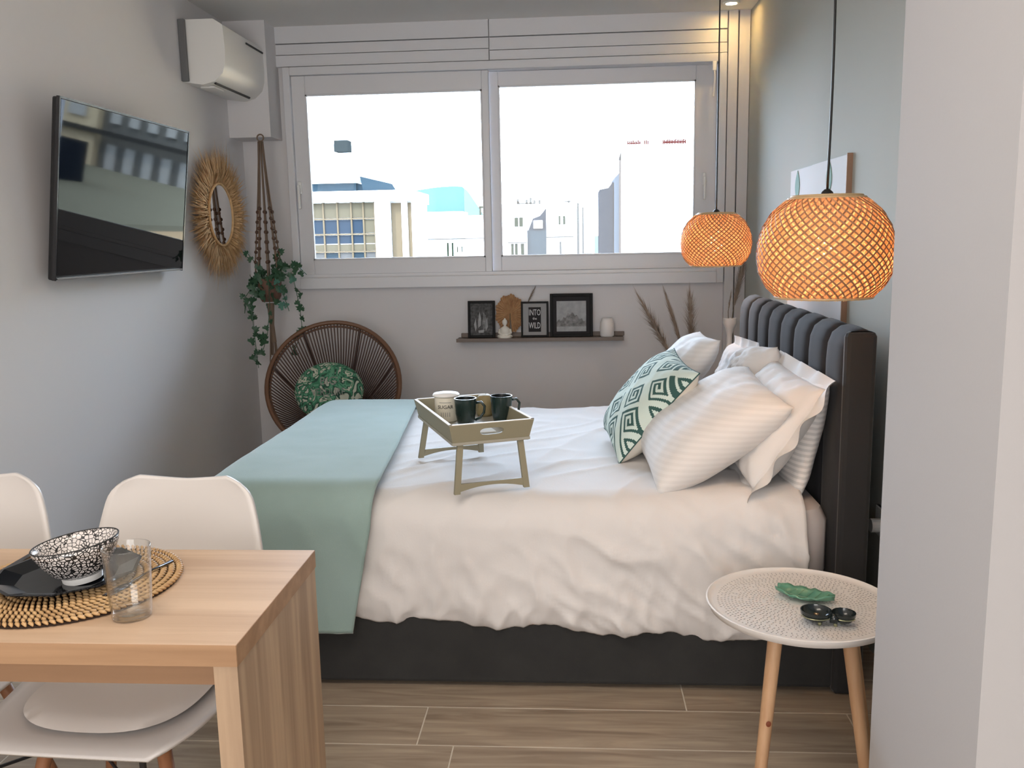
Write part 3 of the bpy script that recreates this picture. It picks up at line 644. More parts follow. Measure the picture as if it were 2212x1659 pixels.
for a in (R(66), R(118), R(20), R(160), R(250), R(290)):
    m = MB(); m.tube([cordpt(a, t) - rn*.008 for t in np.linspace(0, 1, 8)], .008, 6); part('rib', m, M['ribm'], ch, smooth=True)
m = MB(); m.tube([cen + (ru*math.cos(a)+rv*math.sin(a))*.055 for a in np.linspace(0, 2*PI, 16, endpoint=False)], .008, 6, closed=True); part('seat_ring', m, M['ribm'], ch, smooth=True)
for sx in (-1, 1):
    for yy, top in ((-.18, R(250) if sx < 0 else R(290)), (.17, R(160) if sx < 0 else R(20))):
        m = MB(); m.tube([cordpt(top, .45)-rn*.01, (rc.x+sx*.20, rc.y+yy, .01)], .010, 8); part('leg', m, M['ribm'], ch, smooth=True)

# ------------------------------------------------------------------ pillow builder
def pillow_pts(wd, ht, th, n=40, pinch=.05, seed=0, wr=.006, corner=3.0, flat=1.0):
    u = np.linspace(-1, 1, n); U, V = np.meshgrid(u, u, indexing='ij')
    pu = 1-pinch*(1-V**2)**1.5*(0) ; 
    X = U*wd/2*(1 - pinch*(1-V**2)*np.abs(U)**2); Y = V*ht/2*(1 - pinch*(1-U**2)*np.abs(V)**2)
    e = np.clip((1-np.abs(U)**corner)*(1-np.abs(V)**corner), 0, 1)**.55
    nz = fbm(U*2.2+seed*3.7, V*2.2+seed*1.3, 3)*wr*2 + (ridge(U*3.1+V*1.2+seed, V*1.4-seed))*wr*.8
    edge = np.clip(e*2.5, 0, 1)
    Zt = e*th*.5*flat + nz*edge; Zb = -e*th*.5 - fbm(U*2+seed, V*2)*wr*edge
    return np.stack([X, Y, Zt], -1), np.stack([X, Y, Zb], -1)
def frame_from(vdir, ndir):
    v = Vector(vdir).normalized(); nn = Vector(ndir); nn = (nn - v*nn.dot(v)).normalized(); u = v.cross(nn).normalized(); return u, v, nn
def place(P, c, fr):
    u, v, nn = [np.array(q) for q in fr]; return np.array(c) + P[..., 0:1]*u + P[..., 1:2]*v + P[..., 2:3]*nn
def pillow(name, label, c, vdir, ndir, wd, ht, th, mats, group=None, mi_top=0, mi_bot=0, n=40, cat='pillow', flange=0, warp=None, **k):
    fr = frame_from(vdir, ndir); T, Bt = pillow_pts(wd, ht, th, n, **k)
    if warp is not None: T = warp(T); Bt = warp(Bt)
    m = MB(); m.grid(place(T, c, fr), mi_top); m.grid(place(Bt, c, fr)[::-1], mi_bot)
    if flange:
        u = np.linspace(-1, 1, n); ring = []
        for i in range(n): ring.append((u[i], -1))
        for i in range(1, n): ring.append((1, u[i]))
        for i in range(n-2, -1, -1): ring.append((u[i], 1))
        for i in range(n-2, 0, -1): ring.append((-1, u[i]))
        rows_ = []
        for q, (a, b) in enumerate(ring):
            rr = []
            for t in (-.02, flange*.5, flange): rr.append((a*(wd/2+t), b*(ht/2+t), (.012 if t > flange*.4 else .0)*math.sin(q*.55+k.get('seed', 0))*(t/flange)))
            rows_.append(rr)
        Pf = np.array(rows_); 
        if warp is not None: Pf = warp(Pf)
        m.grid(place(Pf, c, fr), mi_top, wrapu=True)
    import bmesh
    o = single(name, m, mats, label, cat, smooth=True, group=group, fix=False)
    me = o.data; b = bmesh.new(); b.from_mesh(me); bmesh.ops.remove_doubles(b, verts=b.verts, dist=.0004); bmesh.ops.recalc_face_normals(b, faces=b.faces); b.to_mesh(me); b.free()
    return o
# round jungle cushion in the rattan chair
m = MB(); fr = frame_from(rv*.95+Vector((0, 0, .2)), rn)
cc = Vector((-1.275, 4.53, .585))
def roundc(top):
    rows_ = []
    for i, r_ in enumerate(np.linspace(0, 1, 18)):
        z = (1-r_**2.6)**.5 if r_ < 1 else 0
        rows_.append([(.178*r_*math.cos(a), .158*r_*math.sin(a), top*.055*z) for a in np.linspace(0, 2*PI, 49)])
    return np.array(rows_)
m.grid(place(roundc(1), cc, fr)); m.grid(place(roundc(-1), cc, fr))
jc = tagp(link_mesh('round_cushion', m, M['jungle'], None, True), 'round green jungle leaf print cushion with pale lettering in the chair', 'cushion')
for s_, sz_, dy in (('BIG', .062, .020), ('VERDURE', .056, -.038)):
    t_ = text_mb(s_, sz_, .0006); W_ = max(v[0] for v in t_.v)*2; k_ = .17/W_ if len(s_) > 4 else .9
    def f_(x, y, z):
        px, py = x*k_, (y+dy); rr = math.hypot(px/.178, py/.158); h_ = .055*max(0, 1-rr**2.6)**.5 + .0025
        q = Vector(cc) + fr[0]*px*-1*-1 + fr[1]*py + fr[2]*h_; return tuple(q)
    part('lettering', xf(t_, f_), mat('pale_lettering', (.42, .42, .38), .9), jc)

# ------------------------------------------------------------------ shelf and its things
sh = thing('floating_shelf', 'narrow brown picture ledge on the wall below the window', 'shelf', (-.19, 5.14, .76))
m = MB(); m.box(-.672, .287, 5.085, YB, .770, .787, bev=.003); part('board', m, M['shelf'], sh)
m = MB(); m.box(-.655, .295, 5.185, YB, .787, .812, bev=.003); part('back_rail', m, M['shelf'], sh)
m = MB(); m.box(-.672, .287, 5.080, 5.090, .770, .790); part('front_lip', m, M['shelf'], sh)
def pframe(x0, x1, z1, y, lean, fwid, label, matmat, inner, group=None):
    wdt = x1-x0; hgt = z1-.787; t = thing('picture_frame', label, 'picture frame', ((x0+x1)/2, y, .7885), (-lean, 0, 0))
    m = MB(); a = wdt/2
    for bx in ((-a, -a+fwid, 0, hgt), (a-fwid, a, 0, hgt), (-a+fwid, a-fwid, 0, fwid), (-a+fwid, a-fwid, hgt-fwid, hgt)): m.box(bx[0], bx[1], -.012, .006, bx[2], bx[3], bev=.0015)
    part('moulding', m, M['frame'], t, local=True)
    m = MB(); m.box(-a+fwid, a-fwid, -.003, .003, fwid, hgt-fwid); part('mount', m, matmat, t, local=True)
    inner(t, a-fwid, fwid, hgt-fwid); return t
def in1(t, a, z0, z1):
    zc = (z0+z1)/2
    for nm, mt, poly in (('print_shape', 'photo_light', [(-.022, -.02), (-.012, .045), (-.002, .005), (-.004, -.035), (-.02, -.05)]), ('print_shape', 'photo_mid', [(.004, -.02), (.012, .04), (.028, .02), (.030, -.05), (.01, -.06)]), ('print_shape', 'photo_light', [(.02, -.03), (.035, .01), (.038, -.045), (.026, -.07)]), ('print_shape', 'photo_light', [(-.046, -.03), (-.036, .005), (-.030, -.05), (-.038, -.07)]), ('print_shape', 'photo_light', [(-.02, -.065), (.018, -.06), (.012, -.078), (-.018, -.078)])):
        m = MB(); m.prism([(x*.95, zc+y_) for x, y_ in poly], 1, -.0050, -.0032); part(nm, m, M[mt], t, local=True)
pframe(-.610, -.452, 1.000, 5.150, R(7), .014, 'small black frame with a dark abstract photo, left end of the shelf', M['photo_dark'], in1)
def in2(t, a, z0, z1):
    m = MB(); m.box(-.036, .036, -.0045, -.003, .030, .172); part('poster_block', m, M['matdark'], t, local=True)
    for s_, sz_, zz, wd in (('INTO', .050, .125, .066), ('the', .022, .100, .024), ('WILD', .050, .050, .066)):
        q = text_mb(s_, sz_, .0005); W_ = max(v[0] for v in q.v)-min(v[0] for v in q.v); k_ = wd/W_
        q = xf(q, lambda x, y, z: (x*k_, -.0055-z, zz+y)); part('lettering', q, M['canvas'], t, local=True)
pframe(-.301, -.142, .992, 5.150, R(7), .011, 'black frame holding a word poster, middle of the shelf', M['matgrey'], in2)
def in3(t, a, z0, z1):
    m = MB(); m.box(-.085, .085, -.0045, -.003, .030, .205); part('photo', m, M['photo_light'], t, local=True)
    xs_ = np.linspace(-.085, .085, 22); hs = .055 + .045*np.exp(-(xs_/.045)**2) + .008*np.sin(xs_*240)
    m = MB(); m.prism([(-.085, .033+.02)] + [(x, .035+h_) for x, h_ in zip(xs_, hs)] + [(.085, .053)], 1, -.0056, -.0044); part('skyline', m, M['photo_mid'], t, local=True)
    m = MB(); m.box(-.085, .085, -.0060, -.0050, .030, .058); part('water', m, M['photo_light'], t, local=True)
pframe(-.133, .113, 1.035, 5.150, R(7), .016, 'largest black frame with a wide grey mountain photo on the shelf', M['matdark'], in3)
m = MB()
m.lathe([(.040, 0), (.042, .006), (.036, .016), (.024, .018)], (-.393, 5.125, .788), 20)
m.lathe([(.024, .016), (.030, .026), (.029, .045), (.027, .056), (.014, .066), (.008, .069), (.008, .074), (.013, .080), (.0155, .090), (.013, .101), (.006, .107), (.005, .112), (.001, .115)], (-.393, 5.125, .788), 20)
for s_ in (-1, 1): m.tube([(-.393+s_*.028, 5.125, .838), (-.393+s_*.034, 5.120, .818), (-.393+s_*.016, 5.102, .808), (-.393, 5.098, .808)], [.009, .008, .007, .006], 8)
for s_ in (-1, 1): m.tube([(-.393+s_*.012, 5.12, .800), (-.393+s_*.036, 5.112, .798), (-.393+s_*.010, 5.098, .798)], [.011, .010, .008], 8)
single('buddha_figurine', m, M['stone'], 'small cream seated meditating figurine on the shelf', 'figurine', smooth=True)
m = MB(); m.lathe([(.034, 0), (.040, .008), (.041, .05), (.038, .085), (.030, .106), (.026, .108), (.024, .100), (.030, .08), (.032, .02), (0, .015)], (.193, 5.125, .788), 28)
single('candle_holder', m, M['ceramic'], 'small rounded white holder at the right end of the shelf', 'candle holder', smooth=True)
pf_ = thing('palm_fan', 'orange-brown dried palm fan leaning behind the seated figurine', 'dried leaf', (-.365, 5.175, .812))
m = MB(); nseg = 34
for k in range(nseg):
    a0 = R(-85)+R(350)*k/nseg; a1 = R(-85)+R(350)*(k+1)/nseg; am = (a0+a1)/2; q = .082+.004*math.sin(k*1.7)
    c0 = Vector((-.365, 5.176, .925)); pA = c0+Vector((q*math.cos(a0), 0, q*math.sin(a0)*1.3)); pB = c0+Vector((q*math.cos(a1), 0, q*math.sin(a1)*1.3)); pM = c0+Vector((q*1.05*math.cos(am), -.007, q*1.3*1.05*math.sin(am)))
    m.add([c0, pA, pM, pB], [(0, 1, 2), (0, 2, 3)])
part('frond', m, M['palm'], pf_, kind='stuff', fix=False)
m = MB(); m.tube([(-.365, 5.176, .925), (-.368, 5.178, .813)], .003, 6); part('stalk', m, M['stem'], pf_)
def plume(mb, base, tip, wdt, n, seed=0, droop=.0):
    base = Vector(base); tip = Vector(tip); ax = (tip-base); L = ax.length; ax.normalize(); s_ = ax.orthogonal().normalized(); t_ = ax.cross(s_)
    rg = np.random.default_rng(seed)
    for i in range(n):
        q = rg.uniform(0, 1); env = wdt*math.sin(PI*min(1, .12+q*.9))**.8; a = rg.uniform(0, 2*PI); d = s_*math.cos(a)+t_*math.sin(a)
        p0 = base+ax*L*q; p1 = p0 + d*env*rg.uniform(.3, 1.35) + ax*rg.uniform(.02, .10)*L/.25 + Vector((0, 0, -droop*rg.random())); w_ = d.cross(ax)*.0017
        mb.add([p0-w_, p0+w_, p1], [(0, 1, 2)])
def stemthing(name, label, foot, base, tip, wdt, n, seed, cat='dried grass', group=None, droop=0):
    t = thing(name, label, cat, foot, group=group)
    m = MB(); m.tube([foot, base, tip], [.0022, .0018, .001], 5); part('stalk', m, M['stem'], t)
    m = MB(); plume(m, base, tip, wdt, n, seed, droop); part('plume', m, M['pampas'], t, kind='stuff', fix=False)
    return t
stemthing('dried_grass', 'short dried grass stem standing behind the word poster frame', (-.29, 5.178, .815), (-.262, 5.178, .985), (-.222, 5.178, 1.065), .012, 160, 3)

# ------------------------------------------------------------------ vases and pampas beyond the bed
m = MB(); m.lathe([(.085, 0), (.095, .02), (.11, .25), (.09, .48), (.06, .60), (.065, .63), (.055, .63), (.05, .58), (.08, .45), (0, .42)], (.60, 4.62, 0), 28)
single('grey_floor_vase', m, mat('grey_ceramic', (.25, .24, .23), .6), 'grey floor vase of pampas grass standing beyond the bed', 'vase', smooth='auto')
for i, (bp_, tp_, wd_, lb) in enumerate((((.505, 4.67, .74), (.360, 4.68, 1.01), .044, 'pampas stem leaning farthest left beyond the pillows'), ((.565, 4.68, .78), (.487, 4.69, 1.03), .020, 'thin upright pampas stem between two fuller ones beyond the pillows'), ((.615, 4.68, .76), (.606, 4.70, 1.03), .048, 'broad upright pampas stem just left of the white pillow corner'))):
    stemthing('pampas_stem', lb, (.60+(i-1)*.02, 4.62, .45), bp_, tp_, wd_, 620, 10+i, 'pampas grass', droop=.01)
m = MB(); m.lathe([(.055, 0), (.07, .03), (.075, .35), (.05, .62), (.016, .78), (.014, .835), (.024, .875), (.036, .90), (.034, .925), (.030, .925), (.030, .90), (.018, .87), (0, .86)], (.812, 4.70, 0), 28)
single('white_bottle_vase', m, M['ceramic'], 'tall white bottle vase with a flared mouth beside the headboard', 'vase', smooth='auto')
stemthing('pampas_stem', 'dark pampas stem curving right out of the white bottle vase', (.815, 4.70, .87), (.835, 4.72, .98), (.892, 4.76, 1.24), .030, 900, 21, 'pampas grass')
stemthing('pampas_stem', 'short thin pampas stem upright in the white bottle vase', (.806, 4.70, .87), (.803, 4.70, .96), (.815, 4.70, 1.05), .007, 200, 22, 'pampas grass')

# ------------------------------------------------------------------ pictures on the sage wall
for nm, yA, yB_, zt, lb in (('wall_art', 4.10, 3.745, 1.62, 'white leaf print panel on the sage wall, nearer the window'), ('wall_art', 3.735, 3.27, 1.62, 'larger white leaf print panel with wooden side edge on the sage wall')):
    t = thing(nm, lb, 'picture', (XR, (yA+yB_)/2, 1.02)); th_ = .014 if yA > 4 else .018
    m = MB(); m.box(XR-th_, XR-.001, yB_, yA, 1.02, zt, bev=.002); part('panel', m, [M['canvas']], t)
    if yA < 4: m = MB(); m.box(XR-th_-.002, XR, yB_-.008, yB_, 1.015, zt+.004); part('side_edge', m, M['oakedge'], t)
    ym = (yA+yB_)/2 + (.05 if yA > 4 else -.02)
    for k, (dy, dz, sz_) in enumerate(((0, .13, .16), (-.07, .02, .10), (.07, .05, .10), (0, .28, .13), (-.05, -.10, .12))):
        m = MB(); n_ = 10; zc = 1.27+dz
        poly = [(ym+dy+sz_*.28*math.sin(PI*j/n_), zc-sz_/2+sz_*j/n_) for j in range(n_+1)] + [(ym+dy-sz_*.28*math.sin(PI*j/n_), zc-sz_/2+sz_*j/n_) for j in range(n_-1, 0, -1)]
        m.prism(poly, 0, XR-th_-.0015-.0004*k, XR-th_-.0002); part('printed_leaf', m, M['leafprint'], t)
# wall socket with plug near the pillar
ws = thing('wall_socket', 'white wall socket with a plug low on the sage wall', 'socket', (XR, 2.77, .42))
m = MB(); m.box(XR-.012, XR, 2.70, 2.84, .395, .49, bev=.005); part('plate', m, M['lid'], ws)
m = MB(); m.tube([(XR-.012, 2.765, .442), (XR-.05, 2.765, .442)], .022, 16); part('plug', m, M['lid'], ws)

# ------------------------------------------------------------------ bed
bed = thing('bed', 'double bed with charcoal base and grey velvet headboard', 'bed', (-.2, 3.28, 0))
m = MB(); m.box(-1.17, .765, 2.535, 4.03, .012, .315, bev=.012); part('base', m, M['bedgrey'], bed)
m = MB(); m.box(-1.15, .745, 2.56, 4.005, .31, .565, bev=.05); part('mattress', m, M['sheetgrey'], bed, smooth='auto')
m = MB(); m.box(.785, .838, 2.53, 4.16, 0, 1.055, bev=.012); part('headboard', m, M['bedgrey'], bed)
nch = 8; ya, yb_ = 2.555, 4.16; wch = (yb_-ya)/nch
for k in range(nch):
    c0 = ya+wch*k; ys = np.linspace(0, 1, 13); P = []
    path = [(.785, .30), (.785, .60), (.785, .98), (.787, 1.02), (.794, 1.045), (.806, 1.057), (.820, 1.060), (.834, 1.052)]
    nrm = [(-1, 0), (-1, 0), (-1, 0), (-.95, .3), (-.75, .65), (-.3, .95), (0, 1), (.5, .8)]
    for (px, pz), (nx, nz_) in zip(path, nrm):
        rowp = []
        for t in ys:
            bulge = .030*(1-(2*t-1)**4)**.5 if abs(2*t-1) < 1 else 0
            rowp.append((px+nx*bulge, c0+wch*t, pz+nz_*bulge*.8))
        P.append(rowp)
    m = MB(); m.grid(np.array(P)); part('channel', m, M['velvet'], bed, smooth=True)
m = MB(); m.box(.755, .842, 2.518, 2.556, .0, 1.078, bev=.014); part('side_panel', m, mat('dark_velvet', (.020, .019, .020), .85, sheen=.2, bump=(700, .2, .001)), bed)

ZT = .600
def drape(px, py, rect, r, z0, flare=.03):
    x0, x1, y0_, y1_ = rect
    cx_ = np.clip(px, x0+r, x1-r if x1 is not None else 1e9); cy_ = np.clip(py, y0_+r, y1_-r)
    dx = px-cx_; dy = py-cy_; d = np.hypot(dx, dy); dd = np.where(d > 1e-9, d, 1); nx = dx/dd; ny = dy/dd
    arc = r*PI/2; ang = np.clip(d/r, 0, PI/2); out = r*np.sin(ang); down = r*(1-np.cos(ang)) + np.clip(d-arc, 0, None); out = out + flare*np.clip(d-arc, 0, None)
    pos = np.stack([cx_+nx*out, cy_+ny*out, z0-down], -1)
    nor = np.stack([nx*np.sin(ang), ny*np.sin(ang), np.cos(ang)], -1)
    return pos, nor, d-arc
rect = (-1.165, None, 2.525, 4.02)
rD = .10
nu_, nv_ = 230, 150
pxs = np.linspace(-1.165-.26, .665, nu_); U = np.linspace(0, 1, nv_)
PX = np.repeat(pxs[:, None], nv_, 1)
Lfront = .285 + .055*(pxs+.6)/1.2 + .010*np.sin(pxs*19) + .014*pn(pxs*7, pxs*0+3)
hem = (2.525+rD) - rD*PI/2 - Lfront
PY = hem[:, None] + (4.16 - hem[:, None])*(U[None, :]**1.15)
pos, nor, dr = drape(PX, PY, rect, rD, ZT)
front = np.clip((2.60-PY)/.20, 0, 1)
top = 1-front
th_ = R(38); q1 = PX*math.cos(th_)-PY*math.sin(th_); q2 = PX*math.sin(th_)+PY*math.cos(th_)
fold = np.clip(ridge(q2*6.5+.4*fbm(PX*3, PY*3), q1*1.5+2.0), 0, 1)**2
fold2 = np.clip(ridge(q2*13+1.5, q1*3.2+9), 0, 1)**2
vert = np.clip(ridge(PX*7.5+.5*fbm(PX*2, PY*6), PY*2.2+5), 0, 1)**2.5
rightw = np.clip((PX+.35)/.6, .15, 1)
hb = np.clip(1-(dr-(-.03)-.0)/1.0, 0, 1)
nearhem = np.exp(-((U[None, :])/.10)**2)
disp = front*(.026*fold*rightw + .013*fold2*rightw + .008*vert + .010*fbm(PX*5, PY*5)) + nearhem*front*(.016*np.clip(ridge(PX*13+2, PY*6), 0, 1)**1.5)
rt_ = np.clip((PX-.35)/.3, 0, 1)
disp += top*(.005*fbm(PX*3.3+3, PY*3.3, 3) + .008*np.clip(ridge(q1*3.5+1, q2*1.2), 0, 1)**4 + .006*np.clip(ridge(PX*4-PY*5, PX*1.5+PY), 0, 1)**5)
disp += front*rt_*.012*np.clip(ridge(PX*16+PY*3, PY*2), 0, 1)**2
pos = pos + nor*disp[..., None]
# hem tucks inwards a little at the very bottom
tuck = np.clip(1-U[None, :]*14, 0, 1)**2; pos[..., 1] += tuck*.030*front; pos[..., 2] += tuck*.004
m = MB(); m.grid(pos)
duvet = single('duvet', m, M['duvet'], 'rumpled white duvet spread over the bed and hanging down its side', 'duvet', smooth=True, fix=False, shell=0)
md = duvet.modifiers.new('t', 'SOLIDIFY'); md.thickness = .016; md.offset = -1
# throw blanket
rect2 = (-1.178, None, 2.508, 4.04)
v_ = np.linspace(0, 1, 120); nh = 90
hemY = (2.508+.10) - .10*PI/2 - .325
PYb = (hemY + (4.20-hemY)*v_**1.1)
re_ = np.interp(PYb, [hemY, 2.45, 2.60, 3.1, 3.92, 4.2], [-.665, -.600, -.590, -.628, -.700, -.72])
S = np.linspace(0, 1, nh)
lx = -1.178-.36
PXb = lx + (re_[:, None]-lx)*S[None, :]; PYB = np.repeat(PYb[:, None], nh, 1)
pos, nor, dr = drape(PXb, PYB, rect2, .10, ZT+.022, .02)
fr_ = np.clip((2.58-PYB)/.15, 0, 1)
d_ = .004*fbm(PXb*3, PYB*3) + fr_*(.010*np.clip(ridge(PXb*5+PYB*3.0+.7, PYB*1.1), 0, 1)**3 + .007*pn(PXb*8, PYB*2)) + .012
pos = pos + nor*d_[..., None]
m = MB(); m.grid(pos)
bl = thing('throw_blanket', 'pale teal throw blanket across the foot of the bed', 'blanket', (-.9, 3.2, .2))
o = part('cloth', m, M['throw'], bl, smooth=True, fix=False); md = o.modifiers.new('t', 'SOLIDIFY'); md.thickness = .009; md.offset = -1
m = MB(); hp = pos[0]
for i in range(8, nh-1, 1):
    a = hp[i]; b = hp[i+1]; L_ = np.linalg.norm(b-a)
    m.tube([a+np.array([0, -.004, .001]), a+(b-a)*.5+np.array([0, -.006, .010])], .0016, 4)
m.tube([tuple(p+np.array([0, -.003, 0])) for p in hp[8:]], .003, 5)
part('hem_stitching', m, M['stitch'], bl, label='white stitched hem')

# ------------------------------------------------------------------ pillows
def bend(k): 
    def w_(P): Q = P.copy(); Q[..., 2] -= k*(P[..., 0]**2 + P[..., 1]**2); return Q
    return w_
sh_ = [M['sheet']]
# rear pillows, upright against the headboard
pillow('pillow', 'shaded striped white pillow wedged upright against the headboard, nearer end', (.700, 2.88, .745), (.22, 0, 1), (-1, 0, .2), .56, .36, .10, [M['striped']], seed=1, n=30, wr=.003)
pillow('pillow', 'white ruffled pillow standing against the headboard, far end', (.655, 3.70, .735), (.30, .05, 1), (-1, 0, .3), .46, .34, .12, sh_, seed=2, wr=.008, flange=.03)
# middle row
pillow('pillow', 'white ruffled pillow behind the front pillow, leaning steeply', (.618, 2.85, .760), (.55, 0, .83), (-.83, -.05, .55), .54, .36, .15, sh_, seed=4, wr=.008, flange=.035, warp=bend(-.08))
pillow('pillow', 'crumpled white pillow slumped in the middle against the headboard', (.640, 3.27, .790), (.42, .10, 1), (-1, .1, .5), .40, .34, .17, sh_, seed=6, wr=.014)
# front pillows
pillow('pillow', 'white pillow with its pointed corner up, behind the patterned cushion', (.385, 3.50, .800), (.66, .04, .75), (-.75, .0, .66), .46, .44, .15, [M['softstripe']], seed=8, wr=.005)
pillow('pillow', 'large smooth white pillow lying in front of the others, nearest the viewer', (.425, 2.85, .745), (.83, .0, .56), (-.56, -.10, .83), .54, .47, .20, [M['softstripe']], seed=9, wr=.0035)
# patterned cushion
KEY = ["##########", ".........#", ".#######.#", ".#.....#.#", ".#.###.#.#", ".#.#...#.#", ".#.#####.#", ".#.......#", ".#########", ".........."]
n_ = 112
mi = np.zeros((n_-1, n_-1), int)
for i in range(n_-1):
    for j in range(n_-1):
        a = (i-(n_-1)/2); b = (j-(n_-1)/2); p_ = (a+b)*.29; q_ = (a-b)*.29
        pp = abs(p_); qq = abs(q_); mm_ = max(pp, qq)
        if pp < 1.5 or qq < 1.5: v = 0
        else:
            ta, tb = int(pp-1.5) % 11, int(qq-1.5) % 11
            if int((pp-1.5)//11) % 2: ta = 10-ta
            if int((qq-1.5)//11) % 2: tb = 10-tb
            v = 1 if (ta < 10 and tb < 10 and KEY[ta][tb] == '#') else 0
        mi[i, j] = v
fr = frame_from((.62, 0, .72), (-.76, -.10, .62)); T, Bt = pillow_pts(.44, .40, .17, n_, seed=12, wr=.002, pinch=.07)
cc_ = (.262, 3.13, .770)
m = MB(); m.grid(place(T, cc_, fr), mi); T2, B2 = pillow_pts(.44, .40, .17, 40, seed=12, wr=.002, pinch=.07); m.grid(place(B2, cc_, fr), 2)
cu = single('patterned_cushion', m, [M['cushm'], M['cushg'], M['cushw']], 'mint cushion with a dark green maze pattern on the bed', 'cushion', smooth=True)
ed = [T[i_, 0] for i_ in range(0, n_, 3)] + [T[-1, i_] for i_ in range(0, n_, 3)] + [T[i_, -1] for i_ in range(n_-1, 0, -3)] + [T[0, i_] for i_ in range(n_-1, 0, -3)]
m = MB(); m.tube([tuple(q) for q in place(np.array(ed), cc_, fr)], .0022, 5, closed=True); part('piping', m, M['cushg'], cu, smooth=True)

# ------------------------------------------------------------------ tray table with breakfast things
ta_ = R(22.2)
tr = thing('bed_tray', 'olive folding tray table standing on the bed', 'tray', (-.329, 2.773, .612), (0, 0, ta_))
TW, TL = .130, .240; zb, ztp = .150, .210
fl_ = .014
m = MB(); m.box(-TW+.01, TW-.01, -TL+.01, TL-.01, zb-.002, zb+.006); part('tray_base', m, M['trayin'], tr, local=True)
for s_ in (-1, 1):
    m = MB(); m.hexa([(s_*(TW-fl_), -TL+fl_, zb-.004), (s_*(TW-fl_-.009), -TL+fl_, zb-.004), (s_*(TW-fl_-.009), TL-fl_, zb-.004), (s_*(TW-fl_), TL-fl_, zb-.004)], [(s_*TW, -TL, ztp), (s_*(TW-.009), -TL, ztp), (s_*(TW-.009), TL, ztp), (s_*TW, TL, ztp)]); sd_ = part('side_board', m, M['tray'], tr, local=True)
    m = MB(); m.box(min(s_*TW, s_*(TW-.009)), max(s_*TW, s_*(TW-.009)), -TL, TL, ztp, ztp+.002); part('worn_edge', m, M['trayedge'], sd_, local=True)
def end_board(s_):
    # board with an oval hand hole: ring of quads between hole and outline
    n = 40; V = []; F = []
    def yy(z): return s_*(TL-fl_ + fl_*(z-zb)/(ztp-zb))
    for side in (0, -.009):
        for k in range(n):
            a = 2*PI*k/n; hx2 = .036*math.copysign(abs(math.cos(a))**.6, math.cos(a)); hz = .0105*math.copysign(abs(math.sin(a))**.8, math.sin(a)); zc = .184
            V.append((hx2, yy(zc+hz)+s_*side, zc+hz))
        for k in range(n):
            a = 2*PI*k/n; c_, s2 = math.cos(a), math.sin(a); sc2 = 1/max(abs(c_), abs(s2)); ox = c_*sc2; oz = s2*sc2
            z = zb-.004 + (ztp-zb+.004)*(oz+1)/2; w2 = TW-fl_+fl_*(z-zb)/(ztp-zb); V.append((ox*w2, yy(z)+s_*side, z))
    for k in range(n):
        j = (k+1) % n
        F += [(k, j, n+j, n+k), (2*n+k, 3*n+k, 3*n+j, 2*n+j), (k, 2*n+k, 2*n+j, j), (n+k, n+j, 3*n+j, 3*n+k)]
    m = MB(); m.add(V, F); e = part('end_board', m, M['tray'], tr, local=True)
    m = MB(); m.box(-TW, TW, min(s_*TL, s_*(TL-.009)), max(s_*TL, s_*(TL-.009)), ztp, ztp+.002); part('worn_edge', m, M['trayedge'], e, local=True)
end_board(-1); end_board(1)
def leg_(x, y0_, y1_, s_):
    m = MB(); a = .009; b = .006; m.hexa([(x-a, y1_-b, 0), (x+a, y1_-b, 0), (x+a, y1_+b, 0), (x-a, y1_+b, 0)], [(x*.86-a, y0_-b, zb-.002), (x*.86+a, y0_-b, zb-.002), (x*.86+a, y0_+b, zb-.002), (x*.86-a, y0_+b, zb-.002)]); part('leg', m, M['tray'], tr, local=True)
for x in (-.108, .108): leg_(x, -.215, -.222, -1); leg_(x, .215, .262, 1)
for yq, y2 in ((-.2215, 0), (.256, 0)):
    m = MB(); pts_ = [(-.102, .030)] + [(.102, .030)] + [(.102, .006)] + [(x, .006+.014*(1-(x/.1)**2)) for x in np.linspace(.09, -.09, 9)] + [(-.102, .006)]
    m.prism(pts_, 1, yq-.004, yq+.004); part('cross_rail', m, M['tray'], tr, local=True)
def tl(x, y): c, s = math.cos(ta_), math.sin(ta_); return (-.329+c*x-s*y, 2.773+s*x+c*y)
TZ = .612+zb+.0065
ja = thing('sugar_jar', 'cream sugar jar with a white lid in the tray', 'jar', (-.415, 2.845, TZ))
m = MB(); m.lathe([(.033, 0), (.036, .003), (.038, .03), (.038, .080), (.034, .083)], (-.415, 2.845, TZ), 28); part('body', m, M['enamel'], ja, smooth='auto')
m = MB(); m.lathe([(.034, .083), (.0435, .084), (.0445, .087), (.040, .092), (.012, .097), (.0, .097)], (-.415, 2.845, TZ), 28); part('lid', m, M['lid'], ja, smooth='auto')
def wrap(c, r_, z0_, s_, size, par, mt, a0=-PI/2):
    t = text_mb(s_, size, .0003)
    def f(x, y, z): a = a0 + x/r_; return (c[0]+(r_+.0006+z)*math.cos(a), c[1]+(r_+.0006+z)*math.sin(a), z0_+y)
    return part('lettering', xf(t, f), mt, par)
wrap((-.415, 2.845), .038, TZ+.046, 'SUGAR', .0165, ja, M['ink'], -PI/2+.05)
m = MB()
for k in range(5): a = -PI/2+.05+(k-2)*.18; m.tube([(-.415+.0386*math.cos(a), 2.845+.0386*math.sin(a), TZ+.020), (-.415+.0386*math.cos(a), 2.845+.0386*math.sin(a), TZ+.034)], .0009, 4)
m.tube([(-.415+.0387*math.cos(a), 2.845+.0387*math.sin(a), TZ+.066) for a in np.linspace(-PI/2-.45, -PI/2+.55, 8)], .0008, 4)
part('label_lines', m, M['matgrey'], ja)
